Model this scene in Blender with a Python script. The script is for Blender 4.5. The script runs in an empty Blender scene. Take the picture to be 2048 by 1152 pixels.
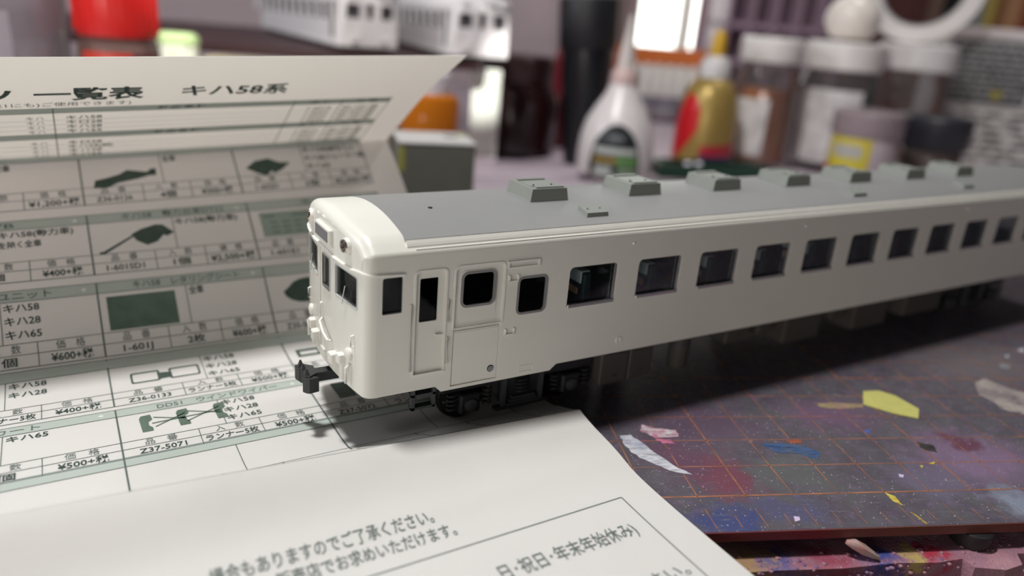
import bpy, bmesh, math, random
from mathutils import Vector, Matrix

# ------------------------------------------------------------------ camera, world, lights (unit = 1 cm)
SC = bpy.context.scene
COL = SC.collection
random.seed(7)
cam_d = bpy.data.cameras.new('camera'); cam = bpy.data.objects.new('camera', cam_d); COL.objects.link(cam)
RX = Vector((0.85914, -0.50544, 0.08003)); RD = Vector((-0.10858, -0.33289, -0.93669)); RF = Vector((0.50008, 0.79606, -0.34088))
CAM = Vector((-8.794, -11.806, 6.959))
cam.matrix_world = Matrix(((RX.x, -RD.x, -RF.x, CAM.x), (RX.y, -RD.y, -RF.y, CAM.y), (RX.z, -RD.z, -RF.z, CAM.z), (0, 0, 0, 1)))
cam_d.sensor_width = 36.0; cam_d.sensor_fit = 'HORIZONTAL'; cam_d.lens = 1500.0 / 2048 * 36
cam_d.clip_start = 0.1; cam_d.clip_end = 2000
cam_d.dof.use_dof = True; cam_d.dof.focus_distance = 14.8; cam_d.dof.aperture_fstop = 0.084
SC.camera = cam
SC.view_settings.view_transform = 'Standard'; SC.view_settings.look = 'None'
SC.view_settings.gamma = 1.0; SC.view_settings.exposure = 0.0; SC.view_settings.use_curve_mapping = False

world = bpy.data.worlds.new('room_air'); SC.world = world; world.use_nodes = True
bgn = world.node_tree.nodes['Background']
bgn.inputs[0].default_value = (0.95, 0.93, 1.0, 1); bgn.inputs[1].default_value = 0.035

def area(name, loc, target, size, power, color, shape='DISK', size_y=None):
    l = bpy.data.lights.new(name, 'AREA'); l.shape = shape; l.size = size
    if size_y: l.size_y = size_y
    l.energy = power; l.color = color
    o = bpy.data.objects.new(name, l); COL.objects.link(o); o.location = loc
    o.rotation_euler = (Vector(target) - Vector(loc)).to_track_quat('-Z', 'Y').to_euler()
    return o
area('desk_lamp_light', (-10.0, 7.2, 44), (-2, 4, 0), 4.6, 20000, (1.0, 0.985, 0.96))
area('back_fill_light', (46, 22, 62), (36, 22, 0), 14, 11000, (1.0, 0.97, 0.95))  # unseen fill added overhead to brighten the back of the desk
area('window_light', (-72, 34, 36), (8, 18, 0), 26, 25000, (0.92, 0.955, 1.0), 'RECTANGLE', 22)
area('room_fill_light', (-72, -50, 9), (-8, 6, 2), 46, 24000, (1.0, 0.915, 0.845), 'RECTANGLE', 22)  # unseen warm fill added at camera left for the sheet and railcar side
def beam(name, loc, target, deg, power, color):
    l = bpy.data.lights.new(name, 'SPOT'); l.energy = power; l.color = color; l.spot_size = math.radians(deg); l.spot_blend = 0.5; l.shadow_soft_size = 0.6
    o = bpy.data.objects.new(name, l); COL.objects.link(o); o.location = loc; o.rotation_euler = (Vector(target) - Vector(loc)).to_track_quat('-Z', 'Y').to_euler()
beam('sun_standin_spot', (2.0, -59.8, 52), (14.5, 30.2, 2.6), 2.3, 650000, (1.0, 0.99, 0.93))  # added spot, stands in for sun on the white card
beam('sun_standin_spot', (-15.4, -59, 52.8), (-2.9, 31.2, 3.6), 1.9, 300000, (1.0, 1.0, 0.93))  # second added spot in place of sun, aimed at the lime case

# ------------------------------------------------------------------ helpers
MATS = {}
def mat(name, col, rough=0.5, spec=0.5, metal=0.0, noise=None, bump=None, coat=0.0, trans=0.0):
    """noise=(scale, amount[, colour2]); bump=(scale, strength)"""
    if name in MATS: return MATS[name]
    m = bpy.data.materials.new(name); m.use_nodes = True; nt = m.node_tree; b = nt.nodes['Principled BSDF']
    b.inputs['Base Color'].default_value = (*col, 1); b.inputs['Roughness'].default_value = rough
    b.inputs['Specular IOR Level'].default_value = spec; b.inputs['Metallic'].default_value = metal
    b.inputs['Coat Weight'].default_value = coat; b.inputs['Transmission Weight'].default_value = trans
    tc = nt.nodes.new('ShaderNodeTexCoord')
    if noise is None: noise = (3.0, 0.06)
    n = nt.nodes.new('ShaderNodeTexNoise'); n.inputs['Scale'].default_value = noise[0]; n.inputs['Detail'].default_value = 4
    nt.links.new(tc.outputs['Object'], n.inputs['Vector'])
    mx = nt.nodes.new('ShaderNodeMix'); mx.data_type = 'RGBA'
    a = noise[1]; c2 = noise[2] if len(noise) > 2 else tuple(c * (1 - a) for c in col); c1 = col if len(noise) > 2 else tuple(min(1, c * (1 + a)) for c in col)
    mx.inputs[6].default_value = (*c1, 1); mx.inputs[7].default_value = (*c2, 1)
    if len(noise) > 2:
        rp = nt.nodes.new('ShaderNodeMapRange'); rp.inputs[1].default_value = 0.5 - a / 2; rp.inputs[2].default_value = 0.5 + a / 2
        nt.links.new(n.outputs[0], rp.inputs[0]); nt.links.new(rp.outputs[0], mx.inputs[0])
    else: nt.links.new(n.outputs[0], mx.inputs[0])
    nt.links.new(mx.outputs[2], b.inputs['Base Color'])
    if bump:
        n2 = nt.nodes.new('ShaderNodeTexNoise'); n2.inputs['Scale'].default_value = bump[0]; n2.inputs['Detail'].default_value = 3
        nt.links.new(tc.outputs['Object'], n2.inputs['Vector'])
        bp = nt.nodes.new('ShaderNodeBump'); bp.inputs['Strength'].default_value = bump[1]; bp.inputs['Distance'].default_value = 0.02
        nt.links.new(n2.outputs[0], bp.inputs['Height']); nt.links.new(bp.outputs[0], b.inputs['Normal'])
    MATS[name] = m
    return m

def glass(name, tint, gloss=0.12, rough=0.03, solid=0.0, solid_col=(0.8, 0.8, 0.8), fk=0.9):
    if name in MATS: return MATS[name]
    m = bpy.data.materials.new(name); m.use_nodes = True; nt = m.node_tree; nt.nodes.clear()
    o = nt.nodes.new('ShaderNodeOutputMaterial'); t = nt.nodes.new('ShaderNodeBsdfTransparent'); g = nt.nodes.new('ShaderNodeBsdfGlossy')
    t.inputs[0].default_value = (*tint, 1); g.inputs['Roughness'].default_value = rough
    fr = nt.nodes.new('ShaderNodeFresnel'); fr.inputs[0].default_value = 1.45
    ad = nt.nodes.new('ShaderNodeMath'); ad.operation = 'MULTIPLY_ADD'; ad.inputs[1].default_value = fk; ad.inputs[2].default_value = gloss * 0.3; ad.use_clamp = True
    nt.links.new(fr.outputs[0], ad.inputs[0])
    mx = nt.nodes.new('ShaderNodeMixShader'); nt.links.new(ad.outputs[0], mx.inputs[0]); nt.links.new(t.outputs[0], mx.inputs[1]); nt.links.new(g.outputs[0], mx.inputs[2])
    last = mx
    if solid > 0:
        d = nt.nodes.new('ShaderNodeBsdfDiffuse'); d.inputs[0].default_value = (*solid_col, 1)
        m2 = nt.nodes.new('ShaderNodeMixShader'); m2.inputs[0].default_value = solid
        nt.links.new(mx.outputs[0], m2.inputs[1]); nt.links.new(d.outputs[0], m2.inputs[2]); last = m2
    nt.links.new(last.outputs[0], o.inputs[0])
    MATS[name] = m
    return m

def emit(name, col, strength):
    m = bpy.data.materials.new(name); m.use_nodes = True; nt = m.node_tree; nt.nodes.clear()
    o = nt.nodes.new('ShaderNodeOutputMaterial'); e = nt.nodes.new('ShaderNodeEmission'); e.inputs[0].default_value = (*col, 1); e.inputs[1].default_value = strength
    nt.links.new(e.outputs[0], o.inputs[0]); return m

def tag(o, label=None, cat=None, group=None, kind=None):
    if label: o['label'] = label
    if cat: o['category'] = cat
    if group: o['group'] = group
    if kind: o['kind'] = kind
    return o

def empty(name, loc=(0, 0, 0), rz=0, label=None, cat=None, group=None):
    o = bpy.data.objects.new(name, None); COL.objects.link(o); o.location = loc; o.rotation_euler = (0, 0, rz); o.empty_display_size = 0.5
    return tag(o, label, cat, group)

class MB:
    def __init__(s): s.v = []; s.f = []
    def add(s, vs, fs):
        k = len(s.v); s.v += [tuple(v) for v in vs]; s.f += [tuple(i + k for i in f) for f in fs]; return s
    def box(s, x0, y0, z0, x1, y1, z1, bev=0.0):
        if bev <= 0:
            vs = [(x, y, z) for z in (z0, z1) for y in (y0, y1) for x in (x0, x1)]
            return s.add(vs, [(0, 2, 3, 1), (4, 5, 7, 6), (0, 1, 5, 4), (2, 6, 7, 3), (0, 4, 6, 2), (1, 3, 7, 5)])
        b = bev
        pts = lambda i: [(x0 + i, y0 + b), (x0 + b, y0 + i), (x1 - b, y0 + i), (x1 - i, y0 + b), (x1 - i, y1 - b), (x1 - b, y1 - i), (x0 + b, y1 - i), (x0 + i, y1 - b)]
        rings = [(z0, b * 0.7), (z0 + b * 0.7, 0), (z1 - b * 0.7, 0), (z1, b * 0.7)]
        vs = []
        for z, i in rings:
            cx, cy = (x0 + x1) / 2, (y0 + y1) / 2; sx = 1 - 2 * i / max(1e-6, (x1 - x0)); sy = 1 - 2 * i / max(1e-6, (y1 - y0))
            vs += [(cx + (x - cx) * sx, cy + (y - cy) * sy, z) for x, y in pts(0)]
        fs = [tuple(range(7, -1, -1)), tuple(range(24, 32))]
        for r in range(3):
            for k in range(8): fs.append((r * 8 + k, r * 8 + (k + 1) % 8, r * 8 + 8 + (k + 1) % 8, r * 8 + 8 + k))
        return s.add(vs, fs)
    def prism(s, poly, z0, z1):
        n = len(poly); vs = [(x, y, z0) for x, y in poly] + [(x, y, z1) for x, y in poly]
        return s.add(vs, [tuple(range(n - 1, -1, -1)), tuple(range(n, 2 * n))] + [(k, (k + 1) % n, n + (k + 1) % n, n + k) for k in range(n)])
    def frustum(s, bot, top, z0, z1):
        n = len(bot); vs = [(x, y, z0) for x, y in bot] + [(x, y, z1) for x, y in top]
        return s.add(vs, [tuple(range(n - 1, -1, -1)), tuple(range(n, 2 * n))] + [(k, (k + 1) % n, n + (k + 1) % n, n + k) for k in range(n)])
    def lathe(s, prof, seg=32, cx=0, cy=0, cz=0, cap=True):
        vs = []; fs = []; m = len(prof)
        for r, z in prof:
            for k in range(seg):
                a = 2 * math.pi * k / seg; vs.append((cx + r * math.cos(a), cy + r * math.sin(a), cz + z))
        for i in range(m - 1):
            for k in range(seg): fs.append((i * seg + k, i * seg + (k + 1) % seg, (i + 1) * seg + (k + 1) % seg, (i + 1) * seg + k))
        if cap: fs += [tuple(range(seg - 1, -1, -1)), tuple((m - 1) * seg + k for k in range(seg))]
        return s.add(vs, fs)
    def tube(s, pts, r, seg=8, cap=True):
        pts = [Vector(p) for p in pts]; vs = []; fs = []; n = len(pts)
        for i, p in enumerate(pts):
            d = (pts[min(i + 1, n - 1)] - pts[max(i - 1, 0)]).normalized()
            a = d.cross(Vector((0, 0, 1))); 
            if a.length < 1e-3: a = Vector((1, 0, 0))
            a.normalize(); b = d.cross(a)
            rr = r[i] if isinstance(r, (list, tuple)) else r
            vs += [p + rr * (math.cos(2 * math.pi * k / seg) * a + math.sin(2 * math.pi * k / seg) * b) for k in range(seg)]
        for i in range(n - 1):
            for k in range(seg): fs.append((i * seg + k, i * seg + (k + 1) % seg, (i + 1) * seg + (k + 1) % seg, (i + 1) * seg + k))
        if cap: fs += [tuple(range(seg - 1, -1, -1)), tuple((n - 1) * seg + k for k in range(seg))]
        return s.add(vs, fs)
    def map(s, f): s.v = [tuple(f(*v)) for v in s.v]; return s
    def mesh(s, name, m, smooth=0):
        me = bpy.data.meshes.new(name); me.from_pydata(s.v, [], s.f); me.validate(); me.materials.append(m)
        bm = bmesh.new(); bm.from_mesh(me); bmesh.ops.remove_doubles(bm, verts=bm.verts, dist=1e-5); bmesh.ops.recalc_face_normals(bm, faces=bm.faces)
        if smooth:
            lim = math.radians(smooth)
            for f in bm.faces: f.smooth = True
            for e in bm.edges:
                if len(e.link_faces) == 2 and e.calc_face_angle(0) > lim: e.smooth = False
        bm.to_mesh(me); bm.free()
        return me
    def build(s, name, m, parent=None, smooth=0, loc=None, rot=None):
        o = bpy.data.objects.new(name, s.mesh(name, m, smooth)); COL.objects.link(o)
        if parent: o.parent = parent
        if loc: o.location = loc
        if rot: o.rotation_euler = rot
        return o

def copy_tree(o, parent=None):
    c = o.copy(); COL.objects.link(c); c.parent = parent
    for ch in list(o.children): copy_tree(ch, c)
    return c

def rrect(x0, y0, x1, y1, r, n=4):
    """rounded rectangle, counter-clockwise; r = radius or (bl, br, tr, tl)"""
    R = r if isinstance(r, tuple) else (r,) * 4
    out = []
    for (cx, cy, a0, q) in ((x0, y0, 180, 0), (x1, y0, 270, 1), (x1, y1, 0, 2), (x0, y1, 90, 3)):
        rr = max(R[q], 1e-4); px = cx + (rr if cx == x0 else -rr); py = cy + (rr if cy == y0 else -rr)
        for k in range(n + 1):
            a = math.radians(a0 + 90 * k / n); out.append((px + rr * math.cos(a), py + rr * math.sin(a)))
    return out

def panel2d(outline, holes, thick, bevel=0.0):
    """flat plate with holes -> MB with (u, v, w), w from 0 to thick"""
    cu = bpy.data.curves.new('tmp', 'CURVE'); cu.dimensions = '2D'; cu.fill_mode = 'BOTH'
    cu.extrude = max(0, thick / 2 - bevel); cu.bevel_depth = bevel; cu.bevel_resolution = 1; cu.offset = -bevel
    for pts in [outline] + list(holes):
        sp = cu.splines.new('POLY'); sp.points.add(len(pts) - 1); sp.use_cyclic_u = True
        for p, q in zip(sp.points, pts): p.co = (q[0], q[1], 0, 1)
    o = bpy.data.objects.new('tmp', cu); COL.objects.link(o)
    dg = bpy.context.evaluated_depsgraph_get(); me = bpy.data.meshes.new_from_object(o.evaluated_get(dg))
    mb = MB(); mb.v = [(v.co.x, v.co.y, v.co.z + thick / 2) for v in me.vertices]; mb.f = [tuple(p.vertices) for p in me.polygons]
    bpy.data.objects.remove(o); bpy.data.curves.remove(cu); bpy.data.meshes.remove(me)
    return mb

def ring(outer, inner, thick):
    """frame between two outlines of equal point count -> MB (u,v,w)"""
    n = len(outer); mb = MB()
    vs = [(x, y, 0) for x, y in outer] + [(x, y, 0) for x, y in inner] + [(x, y, thick) for x, y in outer] + [(x, y, thick) for x, y in inner]
    fs = []
    for k in range(n):
        j = (k + 1) % n
        fs += [(k, n + k, n + j, j), (2 * n + k, 2 * n + j, 3 * n + j, 3 * n + k), (k, j, 2 * n + j, 2 * n + k), (n + k, 3 * n + k, 3 * n + j, n + j)]
    return mb.add(vs, fs)

def cut(mb, axis, values):
    me = bpy.data.meshes.new('t'); me.from_pydata(mb.v, [], mb.f); bm = bmesh.new(); bm.from_mesh(me)
    nrm = Vector((0, 0, 0)); nrm[axis] = 1
    for v in values:
        co = Vector((0, 0, 0)); co[axis] = v
        bmesh.ops.bisect_plane(bm, geom=list(bm.verts) + list(bm.edges) + list(bm.faces), plane_co=co, plane_no=nrm)
    bm.verts.index_update()
    out = MB(); out.v = [tuple(v.co) for v in bm.verts]; out.f = [tuple(v.index for v in f.verts) for f in bm.faces]
    bm.free(); bpy.data.meshes.remove(me)
    return out

_TXT = {}
def text2d(s, bold=0.0):
    """glyph outlines of a string as (verts, faces) with unit size"""
    if (s, bold) in _TXT: return _TXT[(s, bold)]
    cu = bpy.data.curves.new('t', 'FONT'); cu.body = s; cu.size = 1.0; cu.resolution_u = 2; cu.offset = bold
    o = bpy.data.objects.new('t', cu); COL.objects.link(o)
    dg = bpy.context.evaluated_depsgraph_get(); me = bpy.data.meshes.new_from_object(o.evaluated_get(dg))
    vs = [(v.co.x, v.co.y) for v in me.vertices]; fs = [tuple(p.vertices) for p in me.polygons]
    bpy.data.objects.remove(o); bpy.data.curves.remove(cu); bpy.data.meshes.remove(me)
    _TXT[(s, bold)] = (vs, fs)
    return vs, fs
# ------------------------------------------------------------------ desk and room
DA = math.radians(-21.9); DO = Vector((4.23, 1.75, 0))
DU = Vector((math.cos(DA), math.sin(DA), 0)); DN = Vector((-math.sin(DA), math.cos(DA), 0))
def desk_xy(a, b, z=0.0):
    p = DO + DU * a + DN * b; return (p.x, p.y, z)

def blot_material(name, base, base2, blots, rough, speck=True, bump=0.15, nscale=1.6, stain=(0.13, 0.09, 0.15)):
    m = bpy.data.materials.new(name); m.use_nodes = True; nt = m.node_tree; L = nt.links; b = nt.nodes['Principled BSDF']
    b.inputs['Roughness'].default_value = rough; b.inputs['Specular IOR Level'].default_value = 0.35
    tc = nt.nodes.new('ShaderNodeTexCoord')
    def noise(scale, det=5, rgh=0.6):
        n = nt.nodes.new('ShaderNodeTexNoise'); n.inputs['Scale'].default_value = scale; n.inputs['Detail'].default_value = det; n.inputs['Roughness'].default_value = rgh
        L.new(tc.outputs['Object'], n.inputs['Vector']); return n
    def rng(src, a, c):
        r = nt.nodes.new('ShaderNodeMapRange'); r.inputs[1].default_value = a; r.inputs[2].default_value = c; r.clamp = True; L.new(src, r.inputs[0]); return r.outputs[0]
    def mix(fac, c1, c2):
        x = nt.nodes.new('ShaderNodeMix'); x.data_type = 'RGBA'; L.new(fac, x.inputs[0])
        for i, c in ((6, c1), (7, c2)):
            if isinstance(c, tuple): x.inputs[i].default_value = (*c, 1)
            else: L.new(c, x.inputs[i])
        return x.outputs[2]
    col = mix(rng(noise(nscale).outputs[0], 0.35, 0.65), base, base2)
    col = mix(rng(noise(nscale * 2.3, 6).outputs[0], 0.52, 0.72), col, stain)
    warp = noise(2.2, 5)
    sub = nt.nodes.new('ShaderNodeVectorMath'); sub.operation = 'SUBTRACT'; sub.inputs[1].default_value = (0.5, 0.5, 0.5); L.new(warp.outputs[1], sub.inputs[0])
    sc = nt.nodes.new('ShaderNodeVectorMath'); sc.operation = 'SCALE'; sc.inputs['Scale'].default_value = 1.6; L.new(sub.outputs[0], sc.inputs[0])
    ad = nt.nodes.new('ShaderNodeVectorMath'); ad.operation = 'ADD'; L.new(tc.outputs['Object'], ad.inputs[0]); L.new(sc.outputs[0], ad.inputs[1])
    for (x, y, r, sx, c, amt) in blots:
        d = nt.nodes.new('ShaderNodeVectorMath'); d.operation = 'SUBTRACT'; L.new(ad.outputs[0], d.inputs[0]); d.inputs[1].default_value = (x, y, 0)
        e = nt.nodes.new('ShaderNodeVectorMath'); e.operation = 'MULTIPLY'; L.new(d.outputs[0], e.inputs[0]); e.inputs[1].default_value = (1 / (r * sx), 1 / r, 0)
        ln = nt.nodes.new('ShaderNodeVectorMath'); ln.operation = 'LENGTH'; L.new(e.outputs[0], ln.inputs[0])
        f = rng(ln.outputs['Value'], 1.0, 0.35)
        mu = nt.nodes.new('ShaderNodeMath'); mu.operation = 'MULTIPLY'; mu.inputs[1].default_value = amt; L.new(f, mu.inputs[0])
        col = mix(mu.outputs[0], col, c)
    # knife scratches: stretched noise
    mp = nt.nodes.new('ShaderNodeMapping'); mp.inputs['Scale'].default_value = (1.0, 14.0, 1); mp.inputs['Rotation'].default_value = (0, 0, 0.9); L.new(tc.outputs['Object'], mp.inputs[0])
    n3 = nt.nodes.new('ShaderNodeTexNoise'); n3.inputs['Scale'].default_value = 1.5; n3.inputs['Detail'].default_value = 6; L.new(mp.outputs[0], n3.inputs['Vector'])
    col = mix(rng(n3.outputs[0], 0.62, 0.8), col, (0.19, 0.175, 0.2))
    if speck:
        for s, th, c in ((9.0, 0.075, (0.55, 0.5, 0.5)), (5.0, 0.05, (0.6, 0.55, 0.56)), (14.0, 0.10, (0.30, 0.25, 0.30))):
            v = nt.nodes.new('ShaderNodeTexVoronoi'); v.inputs['Scale'].default_value = s; L.new(tc.outputs['Object'], v.inputs['Vector'])
            col = mix(rng(v.outputs['Distance'], th + 0.02, th), col, c)
    L.new(col, b.inputs['Base Color'])
    bp = nt.nodes.new('ShaderNodeBump'); bp.inputs['Strength'].default_value = bump; bp.inputs['Distance'].default_value = 0.03
    L.new(noise(16, 6).outputs[0], bp.inputs['Height']); L.new(bp.outputs[0], b.inputs['Normal'])
    return m

desk_m = blot_material('paint_caked_desk', (0.62, 0.53, 0.60), (0.55, 0.46, 0.53),
    [(1.0, -7.35, 1.6, 8.0, (0.30, 0.12, 0.17), 0.85), (-0.5, -7.3, 0.7, 1.3, (0.40, 0.26, 0.12), 0.9), (1.2, -7.3, 0.5, 1.6, (0.32, 0.06, 0.10), 0.9), (2.2, -7.25, 0.4, 1.0, (0.05, 0.08, 0.32), 0.95), (2.9, -7.25, 0.35, 0.9, (0.5, 0.38, 0.12), 0.9),
     (3.4, -7.2, 0.4, 0.9, (0.42, 0.03, 0.06), 0.95), (0.2, -7.2, 0.4, 0.8, (0.07, 0.09, 0.30), 0.8), (4.7, -7.5, 0.5, 1.0, (0.42, 0.22, 0.26), 0.95), (-1.5, -7.3, 0.5, 2.0, (0.3, 0.08, 0.12), 0.8)], 0.5, bump=0.8, stain=(0.48, 0.36, 0.42))
desk = empty('desk', (DO.x, DO.y, 0), DA, 'wooden desk top caked with paint along its front edge under the mat', 'desk')
edge = [(-60, -7.5), (-4, -7.5), (-1.5, -7.53), (0, -7.48), (1.3, -7.5), (2.4, -7.42), (3.3, -7.45), (3.85, -7.38), (3.92, -7.62), (4.5, -7.72), (4.95, -7.6), (5.1, -7.3), (6.5, -7.35), (95, -7.4), (95, 81.5), (-60, 81.5)]
MB().prism(edge, -4.5, -1.98).build('desk_board', desk_m, desk)
for (a_, b_) in ((-56, -4), (90, -4), (-56, 77), (90, 77)): MB().box(a_ - 2, b_ - 2, -74, a_ + 2, b_ + 2, -4.5).build('desk_leg', mat('desk_leg_wood', (0.12, 0.07, 0.05), 0.5), desk)
mb = MB()
for k in range(170):       # paint lumps caked on the edge
    a = random.uniform(-2.5, 6.5); b = random.uniform(-7.52, -7.05); r = random.uniform(0.015, 0.05)
    z = -1.98 if random.random() < 0.6 else random.uniform(-2.3, -1.98)
    if z < -1.98: b = -7.5
    mb.lathe([(r, -0.01), (r * 0.9, r * 0.35), (r * 0.4, r * 0.6)], 6, a, b, z)
lump_m = mat('paint_lumps', (0.42, 0.20, 0.20), 0.5, noise=(2.5, 0.25, (0.16, 0.10, 0.22)))
o = mb.build('paint_lumps', lump_m, desk, 40); tag(o, kind='stuff')

room_wall_m = mat('mauve_wallpaper', (0.55, 0.46, 0.48), 0.8, noise=(0.08, 0.25))
def desk_struct(name, mb, m):
    o = mb.build(name, m, None, 0, (DO.x, DO.y, 0), (0, 0, DA)); tag(o, kind='structure'); return o
tag(MB().box(-170, -150, -76, 190, 180, -74).build('floor', mat('dark_wood_floor', (0.10, 0.07, 0.055), 0.6, noise=(0.05, 0.3))), kind='structure')
# back wall with a window opening (desk coordinates: a along the desk, b towards the wall)
WB = 82.0
wx0, wx1, wz0, wz1 = 21.8, 37.5, 3.6, 60.0
wm = panel2d([(-90, -70), (120, -70), (120, 110), (-90, 110)], [[(wx0, wz0), (wx1, wz0), (wx1, wz1), (wx0, wz1)]], 3.0).map(lambda u, v, w: (u, WB + w, v))
wall = desk_struct('wall_back', wm, room_wall_m)
win = empty('window_1', desk_xy(0, 0), DA); tag(win, kind='structure')
frame_m = mat('window_frame_white', (0.62, 0.58, 0.56), 0.5)
mbf = MB(); fw = 1.0
for (x0, x1, z0, z1) in ((wx0, wx1, wz0, wz0 + fw), (wx0, wx1, wz1 - fw, wz1), (wx0, wx0 + fw, wz0 + fw, wz1 - fw), (wx1 - fw, wx1, wz0 + fw, wz1 - fw), (30.4, 31.6, wz0 + fw, wz1 - fw)):
    mbf.box(x0, WB - 0.3, z0, x1, WB + 2.0, z1)
mbf.build('window_frame', frame_m, win)
for x0, x1 in ((wx0 + fw, 30.4), (31.6, wx1 - fw)):
    MB().box(x0, WB + 0.8, wz0 + fw, x1, WB + 1.0, wz1 - fw).build('pane', glass('window_glass', (0.96, 0.98, 0.97)), win)
MB().box(wx0 - 3, WB - 2.0, wz0 - 1.6, wx1 + 3, WB + 0.1, wz0 - 0.05, 0.15).build('window_sill', mat('orange_wood', (0.42, 0.13, 0.05), 0.45, noise=(0.6, 0.3)), win)
o = desk_struct('daylight_panel', MB().box(wx0 - 14, WB + 12, -12, wx1 + 40, WB + 12.3, 75), emit('daylight_outside', (1.0, 1.0, 0.94), 5.0))  # glowing panel put outside the window to serve as daylight
o.name = 'daylight_panel'

# net curtains drawn partly over the window
for (a0_, a1_, nm, cc) in ((31.0, 42.0, 'pink net curtain over the right half of the bright window', (0.62, 0.44, 0.52)), (15.0, 23.6, 'beige net curtain at the left of the bright window', (0.55, 0.46, 0.42))):
    mbc = MB(); nn = 60; vs = []
    for k in range(nn + 1):
        a_ = a0_ + (a1_ - a0_) * k / nn
        for z_ in (2.5, 30, 62): vs.append((a_, WB - 3.2 + 0.6 * math.sin(k * 1.1), z_))
    mbc.add(vs, [(k * 3 + q, k * 3 + 3 + q, k * 3 + 4 + q, k * 3 + 1 + q) for k in range(nn) for q in (0, 1)])
    mbc.add([(x, y + 0.06, z) for x, y, z in vs], [(k * 3 + 1 + q, k * 3 + 4 + q, k * 3 + 3 + q, k * 3 + q) for k in range(nn) for q in (0, 1)])
    cu_ = mbc.build('curtain', glass('net_' + nm.split()[0], (0.5, 0.4, 0.45), 0.0, 0.5, 0.75, cc, 0.0), None, 60, (DO.x, DO.y, 0), (0, 0, DA)); tag(cu_, nm, 'curtain')

# ------------------------------------------------------------------ cutting mat
ZM = -1.45
mat_m = blot_material('worn_cutting_mat', (0.090, 0.086, 0.098), (0.072, 0.058, 0.080),
    [(-0.2, -5.4, 1.1, 0.8, (0.16, 0.035, 0.065), 0.8), (-0.9, -4.6, 1.1, 0.9, (0.11, 0.045, 0.085), 0.85), (-0.7, -6.75, 0.6, 1.5, (0.035, 0.05, 0.16), 0.9), (0.7, -6.5, 0.5, 1.9, (0.07, 0.07, 0.15), 0.8),
     (6.0, -4.9, 1.5, 1.3, (0.20, 0.13, 0.22), 0.85), (4.3, -5.6, 0.9, 1.2, (0.13, 0.11, 0.17), 0.8), (3.6, -2.9, 1.0, 1.6, (0.13, 0.07, 0.13), 0.8), (1.4, -5.3, 0.9, 1.4, (0.098, 0.102, 0.104), 0.8),
     (5.7, -6.5, 0.7, 1.1, (0.22, 0.25, 0.33), 0.85), (0.2, -3.4, 1.3, 1.5, (0.10, 0.06, 0.10), 0.8), (6.2, -4.3, 0.5, 1.2, (0.10, 0.02, 0.04), 0.8), (10.0, 0.0, 2.0, 1.6, (0.14, 0.12, 0.13), 0.7),
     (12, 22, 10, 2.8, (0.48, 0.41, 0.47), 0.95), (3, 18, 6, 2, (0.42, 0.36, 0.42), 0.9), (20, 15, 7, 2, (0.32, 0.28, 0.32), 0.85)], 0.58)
cmat = empty('cutting_mat', (DO.x, DO.y, ZM), DA, 'paint-stained grey cutting mat with orange grid lines under the white railcar', 'cutting mat')
MB().box(-15, -7.05, -0.2, 31, 22.95, 0.0).build('mat_sheet', mat_m, cmat)
side_m = mat('dark_red_mat_edge', (0.15, 0.012, 0.022), 0.45, noise=(0.35, 0.3, (0.13, 0.05, 0.035)))
MB().box(-15, -7.075, -0.2, 31, -7.05, -0.005).build('mat_edge', side_m, cmat)
# printed grid, worn away in places
gm = bpy.data.materials.new('worn_orange_ink'); gm.use_nodes = True; nt = gm.node_tree; b = nt.nodes['Principled BSDF']
b.inputs['Base Color'].default_value = (0.36, 0.145, 0.08, 1); b.inputs['Roughness'].default_value = 0.6
tc = nt.nodes.new('ShaderNodeTexCoord'); nz = nt.nodes.new('ShaderNodeTexNoise'); nz.inputs['Scale'].default_value = 1.7; nz.inputs['Detail'].default_value = 7; nt.links.new(tc.outputs['Object'], nz.inputs['Vector'])
mr = nt.nodes.new('ShaderNodeMapRange'); mr.inputs[1].default_value = 0.36; mr.inputs[2].default_value = 0.62; mr.inputs[3].default_value = 0.3; mr.inputs[4].default_value = 0.95; nt.links.new(nz.outputs[0], mr.inputs[0]); nt.links.new(mr.outputs[0], b.inputs['Alpha'])
mb = MB(); zz = 0.004
def strip(x0, y0, x1, y1, w):
    dx, dy = x1 - x0, y1 - y0; l = math.hypot(dx, dy); nx, ny = -dy / l * w / 2, dx / l * w / 2
    mb.add([(x0 - nx, y0 - ny, zz), (x1 - nx, y1 - ny, zz), (x1 + nx, y1 + ny, zz), (x0 + nx, y0 + ny, zz)], [(0, 1, 2, 3)])
for j in range(-13, 30): strip(j, -6, j, 21, 0.042 if j % 5 == 0 else 0.03)
for i in range(-6, 22): strip(-13, i, 29, i, 0.05 if (i + 6) % 5 == 0 else 0.03)
for k in range(-26, 58):
    a = k * 0.5; ln = 0.35 if k % 2 else 0.55
    strip(a, -6.95, a, -6.95 + ln, 0.02)
mb.build('grid_lines', gm, cmat)
for (a, b_) in ((4.38, -6.86), (-12, -6.0), (28, -6.0), (28, 21), (-12, 21)):
    MB().lathe([(0.36, -0.525), (0.38, -0.45), (0.38, -0.22), (0.35, -0.202)], 20, a, b_).build('rubber_foot', mat('black_rubber', (0.012, 0.010, 0.012), 0.6), cmat, 40)
_thin = set()
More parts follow.
